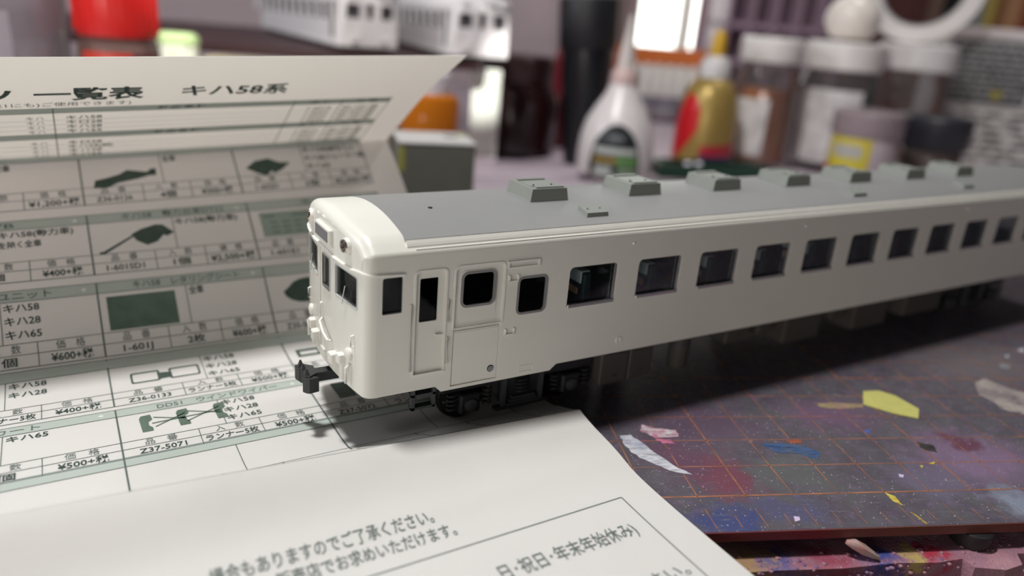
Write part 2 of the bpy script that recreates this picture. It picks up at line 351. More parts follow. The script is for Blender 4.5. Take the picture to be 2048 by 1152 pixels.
def smear(name, pts, m, z=0.006, parent=cmat, rag=0.03):
    if m.name not in _thin and z < 0.015:        # thin dry paint: streaky, the mat shows through
        _thin.add(m.name); nt = m.node_tree; b = nt.nodes['Principled BSDF']; tc = nt.nodes.new('ShaderNodeTexCoord'); mp = nt.nodes.new('ShaderNodeMapping')
        mp.inputs['Rotation'].default_value = (0, 0, 0.95); mp.inputs['Scale'].default_value = (0.9, 5.0, 1); mp.vector_type = 'TEXTURE' if False else 'POINT'; nt.links.new(tc.outputs['Object'], mp.inputs[0])
        nz = nt.nodes.new('ShaderNodeTexNoise'); nz.inputs['Scale'].default_value = 2.5; nz.inputs['Detail'].default_value = 6; nz.inputs['Roughness'].default_value = 0.7; nt.links.new(mp.outputs[0], nz.inputs['Vector'])
        mr = nt.nodes.new('ShaderNodeMapRange'); mr.inputs[1].default_value = 0.33; mr.inputs[2].default_value = 0.52; mr.inputs[3].default_value = 0.4; mr.inputs[4].default_value = 1.0; nt.links.new(nz.outputs[0], mr.inputs[0]); nt.links.new(mr.outputs[0], b.inputs['Alpha'])
    n = len(pts); out = []
    for k in range(n):
        p, q = pts[k], pts[(k + 1) % n]
        for t in (0, 0.34, 0.67):
            out.append((p[0] + (q[0] - p[0]) * t + (random.uniform(-rag, rag) if t else 0), p[1] + (q[1] - p[1]) * t + (random.uniform(-rag, rag) if t else 0)))
    return panel2d(out, [], z).build(name, m, parent)
whitep = mat('white_paint', (0.62, 0.62, 0.66), 0.5, noise=(3.0, 0.3, (0.40, 0.42, 0.52)))
smear('paint_smear', [(-1.9, -3.78), (-1.64, -3.75), (-1.55, -3.95), (-1.4, -4.35), (-1.11, -4.92), (-0.82, -5.28), (-1.24, -5.13), (-1.64, -4.72), (-1.85, -4.44), (-1.92, -4.05)], whitep, 0.012)
smear('paint_smear', [(-1.25, -3.29), (-1.0, -3.48), (-0.53, -3.56), (-0.57, -3.83), (-1.13, -3.88), (-1.38, -3.58)], mat('white_pink_paint', (0.6, 0.58, 0.6), 0.5, noise=(5.0, 0.25, (0.5, 0.2, 0.3))))
smear('paint_smear', [(-1.14, -3.9), (-0.81, -3.95), (-0.74, -4.13), (-1.04, -4.12)], mat('pink_paint', (0.55, 0.17, 0.28), 0.5))
smear('paint_smear', [(1.22, -4.17), (1.67, -4.16), (2.12, -4.23), (2.42, -4.54), (2.2, -4.82), (1.92, -4.59), (1.37, -4.51)], mat('blue_paint', (0.025, 0.09, 0.25), 0.45, noise=(3, 0.3, (0.06, 0.09, 0.16))))
smear('paint_smear', [(1.84, -4.08), (2.13, -3.98), (2.24, -4.11), (2.02, -4.19)], mat('orange_paint', (0.33, 0.08, 0.03), 0.5))
smear('paint_smear', [(3.56, -2.37), (4.23, -2.35), (4.83, -2.4), (4.72, -2.58), (4.05, -2.65), (3.57, -2.54)], mat('dusty_pink_paint', (0.30, 0.16, 0.15), 0.55, noise=(1.5, 0.3, (0.33, 0.26, 0.13))))
smear('paint_smear', [(9.11, -1.14), (9.47, -0.98), (9.62, -1.37), (10.05, -1.94), (8.99, -3.11), (8.56, -2.6), (8.64, -1.71)], mat('grey_beige_paint', (0.42, 0.37, 0.34), 0.55, noise=(1.2, 0.4, (0.22, 0.18, 0.19))), rag=0.1)
yel = mat('yellow_paint', (0.62, 0.48, 0.07), 0.5)
smear('paint_smear', [(3.0, -6.01), (3.13, -6.15), (3.1, -6.44), (2.98, -6.29)], yel, rag=0.005)
smear('paint_smear', [(3.11, -6.64), (3.17, -6.7), (3.24, -7.01), (3.18, -7.02)], mat('dull_yellow_paint', (0.35, 0.24, 0.06), 0.5), rag=0.005)
smear('paint_smear', [(4.06, -3.65), (4.21, -3.61), (4.16, -3.74), (4.02, -3.8)], mat('blue_dot_paint', (0.05, 0.12, 0.40), 0.5), rag=0.01)
smear('paint_smear', [(5.03, -4.17), (5.36, -4.3), (5.25, -4.61), (5.02, -4.5)], mat('dark_paint', (0.03, 0.025, 0.025), 0.5), rag=0.06)
for p in ([(0.64, -6.69), (0.74, -6.71), (0.71, -6.81), (0.59, -6.84)], [(3.72, -5.41), (3.81, -5.45), (3.74, -5.54), (3.67, -5.52)]):
    smear('paint_smear', p, mat('lilac_paint', (0.58, 0.48, 0.66), 0.5), 0.02, rag=0.005)
for p in ([(4.44, -5.11), (4.51, -5.12), (4.42, -5.21)], [(4.69, -5.05), (4.91, -4.97), (4.82, -5.07)]): smear('paint_smear', p, yel, 0.015, rag=0.004)
for p in ([(11.36, 0.53), (11.59, 0.57), (11.37, 0.36)], [(12.17, 0.94), (12.61, 1.13), (12.24, 0.72)]): smear('paint_smear', p, whitep, rag=0.01)
smear('paint_smear', [(10.71, -0.06), (11.02, -0.12), (10.76, -0.38), (10.52, -0.32)], mat('slate_paint', (0.25, 0.27, 0.3), 0.5))
# yellow masking tape scrap
tp = panel2d([(0.0, 0.0), (0.46, 0.03), (0.75, -0.24), (0.94, -0.92), (0.59, -1.38), (0.12, -1.15), (-0.43, -0.68)], [], 0.02)
tp = tp.build('masking_tape_scrap', mat('yellow_washi_tape', (0.52, 0.50, 0.14), 0.65, noise=(4, 0.15), bump=(6, 0.4)), None, 0, desk_xy(5.23, -1.77, ZM + 0.006), (0, 0, DA))
tag(tp, 'torn yellow masking tape scrap stuck flat on the cutting mat', 'tape scrap')
# dried paint flake hanging over the mat edge
mb = MB(); pts = [(-0.22, 0.10, 0.26), (-0.08, 0.03, 0.25), (0.08, -0.04, 0.17), (0.24, -0.10, 0.10), (0.36, -0.15, 0.05)]
mb.tube(pts, [0.05, 0.10, 0.085, 0.07, 0.03], 9)
mb.v = [(x + random.uniform(-.02, .02), y + random.uniform(-.02, .02), z + random.uniform(-.02, .02)) for x, y, z in mb.v]
fl = mb.build('paint_flake', mat('pink_paint_flake', (0.50, 0.22, 0.20), 0.55, noise=(3, 0.3, (0.38, 0.33, 0.30))), None, 60, desk_xy(1.75, -7.2, -1.965), (0, 0, DA))
tag(fl, 'pink dried paint flake leaning against the mat edge', 'paint flake')
# ------------------------------------------------------------------ folded parts-list sheet
CP = [(-10.5, -1.41), (-3.6, -1.40), (-1.8, -1.20), (-0.45, -0.78), (0.2, -1.14), (0.75, -1.385), (2.0, -1.425), (4.1, -1.43), (5.2, -1.41), (6.1, -1.24), (6.8, -0.70), (7.8, 0.29), (9.6, 1.80), (11.05, 2.86), (8.2, 4.66), (5.8, 5.90)]
def sheet_profile(n=12):
    out = []
    for a, b in ((0, 3), (3, 13), (13, 15)):
        Q = [Vector(p) for p in CP[a:b + 1]]; Q = [2 * Q[0] - Q[1]] + Q + [2 * Q[-1] - Q[-2]]
        for i in range(len(Q) - 3):
            p0, p1, p2, p3 = Q[i:i + 4]
            for k in range(n):
                t = k / n; out.append(0.5 * ((2 * p1) + (p2 - p0) * t + (2 * p0 - 5 * p1 + 4 * p2 - p3) * t * t + (3 * p1 - p0 - 3 * p2 + p3) * t ** 3))
    out.append(Vector(CP[-1])); s = [0.0]
    for p, q in zip(out, out[1:]): s.append(s[-1] + (q - p).length)
    return out, s
SP, SS = sheet_profile()
_i = min(range(100), key=lambda i: abs(SP[i].x - 2.0)); SB0 = SS[_i] + (2.0 - SP[_i].x)
B_RIDGE = SS[36] - SB0; B_FOLD = SS[156] - SB0; B_TOP = SS[-1] - SB0
def sheet_at(X, b, off=0.0):
    s = b + SB0; lo, hi = 0, len(SS) - 1
    s = min(max(s, 0), SS[-1])
    while hi - lo > 1:
        md = (lo + hi) // 2
        if SS[md] <= s: lo = md
        else: hi = md
    t = (s - SS[lo]) / (SS[hi] - SS[lo]); p = SP[lo].lerp(SP[hi], t); d = (SP[hi] - SP[lo]).normalized()
    y, z = p.x, p.y
    # the ridge stands higher on the left; the standing leaf sags to the left
    wr = max(0.0, 1 - abs(b - B_RIDGE) / 1.4); wr = wr * wr * (3 - 2 * wr)
    z += wr * (-0.048 * (X + 3.4))
    z = max(z, -1.43)
    wt = min(1.0, max(0.0, (b - 5.0) / (B_FOLD - 5.0))); wt = wt * wt * (3 - 2 * wt)
    z += wt * 0.048 * (X - 0.2)
    return Vector((X, y - d.y * off, z + d.x * off))
XL, XR = -19.0, 0.34
def lift(mb, off):
    mb.v = [tuple(sheet_at(x, y, off + z)) for x, y, z in mb.v]; return mb
paper_m = bpy.data.materials.new('white_copy_paper'); paper_m.use_nodes = True; nt = paper_m.node_tree
b = nt.nodes['Principled BSDF']; b.inputs['Base Color'].default_value = (0.93, 0.93, 0.915, 1); b.inputs['Roughness'].default_value = 0.7; b.inputs['Specular IOR Level'].default_value = 0.25
tcn = nt.nodes.new('ShaderNodeTexCoord'); nz = nt.nodes.new('ShaderNodeTexNoise'); nz.inputs['Scale'].default_value = 0.55; nz.inputs['Detail'].default_value = 5; nt.links.new(tcn.outputs['Object'], nz.inputs['Vector'])
bpn = nt.nodes.new('ShaderNodeBump'); bpn.inputs['Strength'].default_value = 0.35; bpn.inputs['Distance'].default_value = 0.12; nt.links.new(nz.outputs[0], bpn.inputs['Height']); nt.links.new(bpn.outputs[0], b.inputs['Normal'])
tl = nt.nodes.new('ShaderNodeBsdfTranslucent'); tl.inputs[0].default_value = (0.92, 0.88, 0.83, 1); ms = nt.nodes.new('ShaderNodeMixShader'); ms.inputs[0].default_value = 0.43
nt.links.new(b.outputs[0], ms.inputs[1]); nt.links.new(tl.outputs[0], ms.inputs[2]); nt.links.new(ms.outputs[0], nt.nodes['Material Output'].inputs[0])
sheet = empty('parts_list_sheet', (0, 0, 0), 0, 'folded white parts price list printed in dark green, propped up behind the railcar front', 'paper sheet')
mb = MB(); nx = 40; bs = [s - SB0 for s in SS]; vs = []; fs = []
for side in (0.0, -0.012):
    for b_ in bs:
        for k in range(nx + 1): vs.append(sheet_at(XL + (XR - XL) * k / nx, b_, side))
M_ = len(bs); W_ = nx + 1; N_ = M_ * W_
for i in range(M_ - 1):
    for k in range(nx):
        q = (i * W_ + k, i * W_ + k + 1, (i + 1) * W_ + k + 1, (i + 1) * W_ + k); fs += [q, tuple(N_ + j for j in reversed(q))]
for i in range(M_ - 1):
    for k in (0, nx): fs.append((i * W_ + k, (i + 1) * W_ + k, N_ + (i + 1) * W_ + k, N_ + i * W_ + k))
for k in range(nx):
    for i in (0, M_ - 1): fs.append((i * W_ + k, i * W_ + k + 1, N_ + i * W_ + k + 1, N_ + i * W_ + k))
mb.add(vs, fs); mb.build('paper', paper_m, sheet, 40)

ink_m = mat('dark_green_ink', (0.020, 0.045, 0.038), 0.6, noise=(6, 0.2))
grey_ink = mat('grey_green_text_ink', (0.10, 0.13, 0.12), 0.6)
band_m = mat('grey_green_band_ink', (0.42, 0.475, 0.435), 0.65, noise=(1, 0.05))
pic_m = mat('printed_picture_green', (0.026, 0.052, 0.040), 0.6, noise=(5, 0.35, (0.045, 0.08, 0.06)))
pic2_m = mat('printed_picture_light_green', (0.10, 0.155, 0.12), 0.6, noise=(3, 0.3, (0.075, 0.12, 0.09)))
T_ink, T_grey, T_lines, T_white = MB(), MB(), MB(), MB()
PICS, BANDS = [], []
def newpic(m):
    PICS.append((MB(), m)); return PICS[-1][0]
def newband():
    BANDS.append(MB()); return BANDS[-1]
def fine(mb, poly, step=0.25):
    """polygon strip quad split finely in b so that it follows the curve"""
    (x0, b0, x1, b1) = poly; n = max(1, int(abs(b1 - b0) / step)); m = max(1, int(abs(x1 - x0) / 0.8))
    for i in range(n):
        for k in range(m):
            xa, xb = x0 + (x1 - x0) * k / m, x0 + (x1 - x0) * (k + 1) / m; ba, bb = b0 + (b1 - b0) * i / n, b0 + (b1 - b0) * (i + 1) / n
            mb.add([(xa, ba, 0), (xb, ba, 0), (xb, bb, 0), (xa, bb, 0)], [(0, 1, 2, 3)])
def hline(x0, x1, b, w=0.016): fine(T_lines, (x0, b - w / 2, x1, b + w / 2))
def vline(x, b0, b1, w=0.016): fine(T_lines, (x - w / 2, b0, x + w / 2, b1), 0.12)
def text(s, x0, x1, b, h, mb=None, bold=0.012):
    """string fitted between x0 and x1, baseline b, height h"""
    mb = mb or T_ink; vs, fs = text2d(s, bold)
    if not vs: return
    ax = min(v[0] for v in vs); bx = max(v[0] for v in vs); k = (x1 - x0) / (bx - ax)
    hh = h / 0.80
    mb.add([(x0 + (x - ax) * k, b + (y + 0.06) * hh, 0) for x, y in vs], fs)
def pic(poly, x, b, sx=1, sy=1, mb=None): (mb or newpic(pic_m)).add([(x + p[0] * sx, b + p[1] * sy, 0) for p in poly], [tuple(range(len(poly)))])
def star(x, b, r=0.07):
    T_white.add([(x, b, 0)] + [(x + r * (1 if k % 2 == 0 else .42) * math.sin(math.pi * k / 5), b + r * (1 if k % 2 == 0 else .42) * math.cos(math.pi * k / 5), 0) for k in range(10)], [(0, k + 1, (k + 1) % 10 + 1) for k in range(10)])

CW, CX0 = 3.9, -8.36
rows = [  # bottom b, [(header, desc lines, code, count, price) for k = -1, 0, 1]
    (8.84, [('ーセット', ['全車'], '', '', '¥1,200+税'), ('密自連カプラ', ['全車'], 'Z36-0126', '4個', '¥300+税'), ('台車DT22B', ['キハ58(Mなし)', 'キハ28(トレーラー車)', 'キハ65'], '1-602D', '2個', '¥2,000+税')]),
    (6.48, [('×7B', ['キハ58(動力車)', 'を除く全車'], '', '個', '¥400+税'), ('キハ58　動力台車DT22', ['キハ58(動力車)'], '1-601SD1', '1個', '¥2,500+税'), ('キハ58　', [], '1-601E1', '1個', '¥600+税')]),
    (4.23, [('ライトユニット', ['キハ58', 'キハ28', 'キハ65'], '', '1個', '¥600+税'), ('キハ58　レタリングシート', ['全車'], '1-601J', '2枚', '¥600+税'), ('オハ12 ', [], 'Z35-5070', '5個', '¥500+税')]),
    (2.14, [('排障器', ['キハ58', 'キハ28'], '', 'ランナー5枚', '¥400+税'), ('キハ58　ホロ(灰黒)', ['キハ58', 'キハ28', 'キハ65'], 'Z36-0133', 'ランナー5枚', '¥500+税'), ('キハ58', [], 'Z36-0134', 'ランナー', '¥500+税')]),
    (-0.02, [('スカート', ['キハ65'], '', '1個', '¥500+税'), ('DD51　ウインドワイパー', ['キハ58', 'キハ28', 'キハ65'], 'Z37-5071', 'ランナー5枚', '¥500+税'), ('ワイパー', [], 'Z37-5072', 'ランナー', '¥500+税')]),
    (-1.98, [('', [], '', '', ''), ('', [], '', '', ''), ('', [], '', '', '')])]
XA, XB = CX0 - 2 * CW, CX0 + 2 * CW - 0.06
for ri, (b0, cells) in enumerate(rows):
    top = b0 + 2.0
    fine(newband(), (XA, b0 + 1.69, XB, top))
    hline(XA, XB, top); hline(XA, XB, b0 + 1.69)
    last = ri == 5
    hline(XA, XB, b0 + (0.34 if not last else 0.30)); hline(XA, XB, b0 + 0.62)
    if not last: hline(XA, XB, b0, 0.022)
    for k in (-2, -1, 0, 1, 2):
        x = CX0 + k * CW
        if k == 2: x = XB
        vline(x, b0 - (0.5 if last else 0), top, 0.034 if k in (-1, 0, 1) else 0.02)
        if k == 2: continue
        vline(x + CW * 0.5, b0 + 0.62, b0 + 1.69); vline(x + CW * 0.36, b0 - (0.4 if last else 0), b0 + 0.62, 0.028 if last else 0.016); vline(x + CW * 0.665, b0 - (0.4 if last else 0), b0 + 0.62, 0.028 if last else 0.016)
        if k == -2 or last: continue
        hd, ds, code, cnt, price = cells[k + 1]
        n = len(hd)
        if hd:
            wd = min(0.27 * n * (0.8 if any(c.isascii() for c in hd) else 1.0), 2.5); cxx = x + CW * 0.52
            text(hd, cxx - wd / 2, cxx + wd / 2, b0 + 1.75, 0.19, T_grey)
        star(x + CW - 0.27, b0 + 1.84)
        for q, d in enumerate(ds):
            wd = min(0.165 * len(d), CW * 0.46); text(d, x + CW * 0.5 + 0.06, x + CW * 0.5 + 0.06 + wd * 1.05, b0 + 1.42 - 0.34 * q, 0.2)
        for s_, fa, wd in (('品　番', 0.18, 0.58), ('入　数', 0.51, 0.56), ('価　格', 0.83, 0.58)): text(s_, x + CW * fa - wd / 2, x + CW * fa + wd / 2, b0 + 0.385, 0.19, T_grey, 0.0)
        if code: wd = 0.105 * len(code); text(code, x + CW * .18 - wd / 2, x + CW * .18 + wd / 2, b0 + 0.07, 0.2)
        if cnt: wd = min(0.2 * len(cnt), 1.02); text(cnt, x + CW * .51 - wd / 2, x + CW * .51 + wd / 2, b0 + 0.07, 0.2)
        if price: wd = 0.142 * len(price); text(price, x + CW * .83 - wd / 2 + 0.02, x + CW * .83 + wd / 2, b0 + 0.065, 0.215, None, 0.016)
# printed product pictures
pic([(0, 0.02), (0.05, 0.30), (0.35, 0.38), (0.62, 0.48), (0.8, 0.62), (1.05, 0.55), (1.25, 0.50), (1.38, 0.62), (1.48, 0.60), (1.46, 0.36), (1.30, 0.36), (1.0, 0.26), (0.55, 0.16), (0.3, 0.0)], -8.1, 9.42, 1.05, 1.0)
pic([(0, 0.36), (0.3, 0.62), (0.72, 0.70), (1.0, 0.52), (1.35, 0.48), (1.05, 0.22), (0.8, 0.10), (0.72, 0.2), (0.55, 0.0), (0.3, 0.14)], -4.2, 9.42, 0.95, 1.0)
pic([(0, .55), (0.25, 0.72), (0.62, 0.85), (0.8, 0.82), (1.05, 0.5), (0.86, 0.38), (0.78, 0.44), (0.6, 0.2), (0.34, 0.1), (0.1, 0.3)], -7.42, 7.2, 0.95, 0.9)
P = PICS[-1][0]; P.add([(-8.13, 7.16, 0), (-8.07, 7.10, 0), (-7.36, 7.62, 0), (-7.4, 7.66, 0)], [(0, 1, 2, 3)]); pic([(0, 0), (.1, 0), (.1, .08), (0, .08)], -8.18, 7.1, 1, 1, P)
fine(newpic(pic2_m), (-8.19, 4.9, -6.68, 5.8))
fine(newpic(mat('printed_picture_pale', (0.27, 0.34, 0.29), 0.6)), (-4.2, 7.2, -2.5, 8.05))
P = newpic(mat('printed_picture_mid', (0.12, 0.17, 0.14), 0.6))
for q in range(4):
    for w in range(3): P.add([(x, y, 0.002) for x, y in ((-3.95 + 0.33 * q, 7.32 + 0.17 * w), (-3.75 + 0.33 * q, 7.32 + 0.17 * w), (-3.75 + 0.33 * q, 7.37 + 0.17 * w), (-3.95 + 0.33 * q, 7.37 + 0.17 * w))], [(0, 1, 2, 3)])
for (x0, x1) in ((-4.1, -3.8), (-3.3, -2.7)): P.add([(x0, 7.88, 0.002), (x1, 7.88, 0.002), (x1, 7.94, 0.002), (x0, 7.94, 0.002)], [(0, 1, 2, 3)])
newpic(pic_m).add([(-3.42 + 0.55 * math.cos(t * math.pi / 8) + (0.05 if t < 8 else -0.08), 5.42 + 0.36 * math.sin(t * math.pi / 8), 0) for t in range(16)], [tuple(range(16))])
P = newpic(pic_m)
for (xa, xb) in ((-7.95, -7.35), (-7.15, -6.5)):
    pts = rrect(xa, 3.05, xb, 3.5, 0.05, 2); ins = rrect(xa + 0.04, 3.1, xb - 0.04, 3.45, 0.04, 2); n = len(pts)
    P.add([(x, y, 0) for x, y in pts + ins], [(k, (k + 1) % n, n + (k + 1) % n, n + k) for k in range(n)])
P.add([(-7.4, 3.1, 0), (-7.1, 3.12, 0), (-7.1, 3.35, 0), (-7.4, 3.38, 0)], [(0, 1, 2, 3)])
P = newpic(pic_m)
fine(P, (-4.2, 3.1, -3.2, 3.2)); fine(P, (-4.2, 3.36, -3.2, 3.46)); fine(P, (-4.22, 3.1, -4.14, 3.46)); fine(P, (-3.7, 3.1, -3.2, 3.46))
P = newpic(pic2_m)
for x in (-7.85, -7.15, -6.42): pic([(0, 0), (.2, 0), (.2, .12), (.14, .2), (.14, .34), (.22, .42), (.2, .62), (0.02, .6), (-0.02, .5)], x - 0.1, 0.86, 1, 1.1, P)
for p, q in (((-7.75, 1.16), (-6.4, 1.22)), ((-7.7, 1.0), (-7.1, 1.36)), ((-7.1, 1.0), (-6.4, 1.40)), ((-7.7, 1.40), (-7.1, 1.12)), ((-7.05, 1.42), (-6.4, 1.1))):
    P.add([(p[0], p[1] - .02, 0), (q[0], q[1] - .02, 0), (q[0], q[1] + .02, 0), (p[0], p[1] + .02, 0)], [(0, 1, 2, 3)])
P = newpic(pic_m); fine(P, (-3.95, 0.75, -3.55, 1.5)); fine(newpic(pic2_m), (-3.5, 0.9, -3.0, 1.4))
# leaning top leaf: title, note and the small table
text('ツ', -10.15, -9.5, 14.25, 0.62, None, 0.03); text('一覧表', -9.12, -6.95, 14.25, 0.62, None, 0.03); text('キハ58系', -6.15, -3.68, 14.32, 0.56, None, 0.022)
text('21にも)ご使用できます)', -9.85, -7.2, 13.9, 0.2, T_grey, 0)
B2 = 10.92
for (bt, nm) in ((13.5, 4), (12.0, 4)):
    fine(newband(), (XA, bt, XB, bt + 0.28)); hline(XA, XB, bt + 0.28); hline(XA, XB, bt)
    text('対 応 車 種', -6.6, -5.5, bt + 0.05, 0.17, T_grey); text('品 番', -2.85, -2.35, bt + 0.05, 0.17, T_grey); text('価 格', -1.6, -1.0, bt + 0.05, 0.17, T_grey)
    for q in range(nm):
        bb = bt - 0.36 - 0.265 * q
        hline(XA, XB, bb - 0.05, 0.01)
        text(('キハ58', 'キロ28', 'キハ28', 'キハ65')[q] if bt > 13 else ('キロ28', 'キハ58(M)', 'キハ28', 'キハ65')[q], -8.55, -7.8 + (0.25 if bt < 13 and q == 1 else 0), bb, 0.18)
        text('%d-60%d%s' % (1, q + 1, 'A' if bt > 13 else 'C'), -2.85, -2.2, bb, 0.17); text('¥%s+税' % ('5,100', '5,600', '5,100', '5,100')[q], -1.9, -0.85, bb, 0.17)
        text('キハ', -9.35, -9.0, bb, 0.17, T_grey, 0)
    for x in (-8.8, -3.3, -2.0): vline(x, bt - 1.2, bt + 0.28, 0.022)
vline(XB, B2, 13.86, 0.02)
hline(XA, XB, B_RIDGE + 0.06, 0.07)
hline(XA, XB, B2, 0.02)
# near leaf: footnotes and box
text('場合もありますのでご了承ください。', -7.55, -3.92, -4.46, 0.27, T_grey, 0.01); text('販売店でお求めいただけます。', -6.66, -3.67, -4.86, 0.27, T_grey, 0.01)
hline(-9.0, -0.4, -5.16, 0.02); vline(-0.4, -8.2, -5.16, 0.02)
text('日･祝日･年末年始休み)', -3.47, -0.73, -6.12, 0.31, T_grey, 0.006); text('さい。', -1.35, -0.57, -7.28, 0.27, T_grey, 0.0)
for nm, mb, m, off in (('table_rules', T_lines, mat('rule_ink', (0.09, 0.12, 0.11), 0.6), 0.007), ('printed_text', T_ink, ink_m, 0.008), ('printed_small_text', T_grey, grey_ink, 0.008), ('white_stars', T_white, mat('unprinted_white', (0.75, 0.75, 0.72), 0.7), 0.008)):
    o = lift(mb, off).build(nm, m, sheet)
    if nm in ('table_rules', 'printed_text', 'printed_small_text', 'white_stars'): tag(o, kind='stuff')
for q in PICS: lift(q[0], 0.006).build('product_picture', q[1], sheet)
for q in BANDS: lift(q, 0.004).build('heading_band', band_m, sheet)
# ------------------------------------------------------------------ the white railcar model
TBASE = Vector((8.5, 1.815, -1.43)); TW = 3.63; TC = TW / 2; XEND = 21.5
train = empty('model_railcar', TBASE, 0, 'large unpainted white model diesel railcar with grey roof in the foreground', 'model train')
def tp_(mb): mb.v = [(x - TBASE.x, y - TBASE.y, z - TBASE.z) for x, y, z in mb.v]; return mb
def tpart(name, mb, m, parent=None, smooth=0, label=None):
    o = tp_(mb).build(name, m, parent or train, smooth)
    if label: o['label'] = label
    return o
white = mat('ivory_white_plastic', (0.70, 0.695, 0.64), 0.32, 0.5, noise=(2, 0.015))
white2 = mat('white_plastic_detail', (0.76, 0.75, 0.70), 0.4, 0.5)
roofm = mat('grey_roof_plastic', (0.225, 0.228, 0.228), 0.5, 0.4, noise=(3, 0.04), bump=(60, 0.05))
ventm = mat('grey_vent_plastic', (0.22, 0.235, 0.215), 0.5, 0.4)
gask = mat('grey_window_gasket', (0.22, 0.22, 0.22), 0.45)
silver = mat('silver_sash', (0.62, 0.60, 0.60), 0.25, 0.5, 0.85)
blk = mat('black_plastic', (0.012, 0.013, 0.015), 0.45)
dkg = mat('charcoal_plastic', (0.035, 0.037, 0.04), 0.45)
eqm = mat('dull_grey_equipment', (0.055, 0.05, 0.046), 0.6)
pane_m = glass('car_window_glass', (0.80, 0.83, 0.84), 0.0, 0.02, 0, (0, 0, 0), 0.28)

def bulge(x, y, z):
    w = min(1.0, max(0.0, (-3.7 - x) / 0.6)); w = w * w * (3 - 2 * w)
    return (x - 0.15 * max(0.0, 1 - ((y - TC) / 1.6) ** 2) * w, y, z)
XF = -4.41; RR = 0.22; ZB = 0.02; ZT = 2.78
def roof_z(y): return 3.27 - 0.285 * ((TC - y) / 1.745) ** 2
def section(inset):
    pts = [((0.0, z), (-1, 0)) for z in (ZB, 1.0, 2.0, 2.45, ZT - 0.02)]
    for a in (165, 150, 137, 125): pts.append(((0.12 + 0.12 * math.cos(math.radians(a)), ZT - 0.02 + 0.12 * math.sin(math.radians(a))), (math.cos(math.radians(a)), math.sin(math.radians(a)))))
    pts.append(((0.185, ZT + 0.171), (math.cos(math.radians(125)), math.sin(math.radians(125)))))
    for k in range(1, 13):
        y = 0.19 + (TC - 0.19) * k / 12; s = 0.57 / 1.745 * ((TC - y) / 1.745); l = math.hypot(1, s); pts.append(((y, roof_z(y)), (-s / l, 1 / l)))
    left = [(p[0] - n[0] * inset, p[1] - n[1] * inset) for p, n in pts]
    return left + [(TW - y, z) for y, z in reversed(left[:-1])]

# side openings (x0, x1, z0, z1, corner radii)
WP = 1.8375; WZ0, WZ1, WW = 1.29, 2.19, 1.257
wins = [(k * WP, k * WP + WW, WZ0, WZ1, (0.05, 0.05, 0.11, 0.11)) for k in range(0, 11)]
small = (-1.25, -0.53, 1.30, 2.12, 0.13)
cabw = (-4.09, -3.69, 1.685, 2.39, (0.03, 0.03, 0.05, 0.05))
cabdoor = (-3.44, -2.83, 0.36, 2.44, (0.02, 0.02, 0.08, 0.08))
psdoor = (-2.63, -1.57, -0.04, 2.45, (0.01, 0.01, 0.10, 0.10))
rearw = (20.3, 20.9, 1.30, 2.12, 0.1)
side_out = [(XF + RR, ZB), (-2.96, ZB), (-2.83, -0.11), (-0.26, -0.11), (-0.10, ZB), (XEND, ZB), (XEND, ZT - 0.02), (XF + RR, ZT - 0.02)]
holes = [rrect(a, c, b_, d, r) for a, b_, c, d, r in wins + [small, cabw, cabdoor, psdoor, rearw]]
shell = MB()
for far in (0, 1):
    p = panel2d(side_out, holes, 0.10)
    f = (lambda u, v, w: (u, w, v)) if not far else (lambda u, v, w: (u, TW - w, v))
    p.map(f); shell.add(p.v, p.f)
# shoulders along the body and the white cab roof
sec = section(0.0); n = len(sec); i0 = 4; xs = [XF + RR, -4.0, -3.8, -3.6]
def loft(xlist, idx):
    vs = [bulge(x, sec[k][0], sec[k][1]) for x in xlist for k in idx]; m = len(idx)
    shell.add(vs, [(r * m + k, r * m + k + 1, (r + 1) * m + k + 1, (r + 1) * m + k) for r in range(len(xlist) - 1) for k in range(m - 1)])
loft(xs, list(range(i0, n - i0)))
loft([-3.6, XEND], list(range(i0, 11))); loft([-3.6, XEND], list(range(n - 11, n - i0)))
# rounded nose ring
rings = []
for q in range(7):
    ph = math.radians(90 * q / 6); s = section(RR * (1 - math.cos(ph))); rings.append([bulge(XF + RR - RR * math.sin(ph), y, z if k not in (0, n - 1) else ZB) for k, (y, z) in enumerate(s)])
shell.add([v for r in rings for v in r], [(r * n + k, r * n + k + 1, (r + 1) * n + k + 1, (r + 1) * n + k) for r in range(6) for k in range(n - 1)])
# front plate with openings
fo = section(RR); fo[0] = (fo[0][0], ZB); fo[-1] = (fo[-1][0], ZB)
ws = [(0.33, 1.28, 1.68, 2.34, 0.07), (TW - 1.28, TW - 0.33, 1.68, 2.34, 0.07)]
gd = (1.40, 2.23, 0.22, 2.40, (0.02, 0.02, 0.12, 0.12))
fp = panel2d(fo, [rrect(a, c, b_, d, r) for a, b_, c, d, r in ws + [gd]], 0.08)
fp = cut(fp, 0, [0.3 + 0.2 * k for k in range(16)])
fp.map(lambda u, v, w: bulge(XF + w, u, v)); shell.add(fp.v, fp.f)
# rear plate
shell.add([(XEND, y, z) for y, z in sec], [tuple(range(n))])
body = tpart('body_shell', shell, white, None, 35)

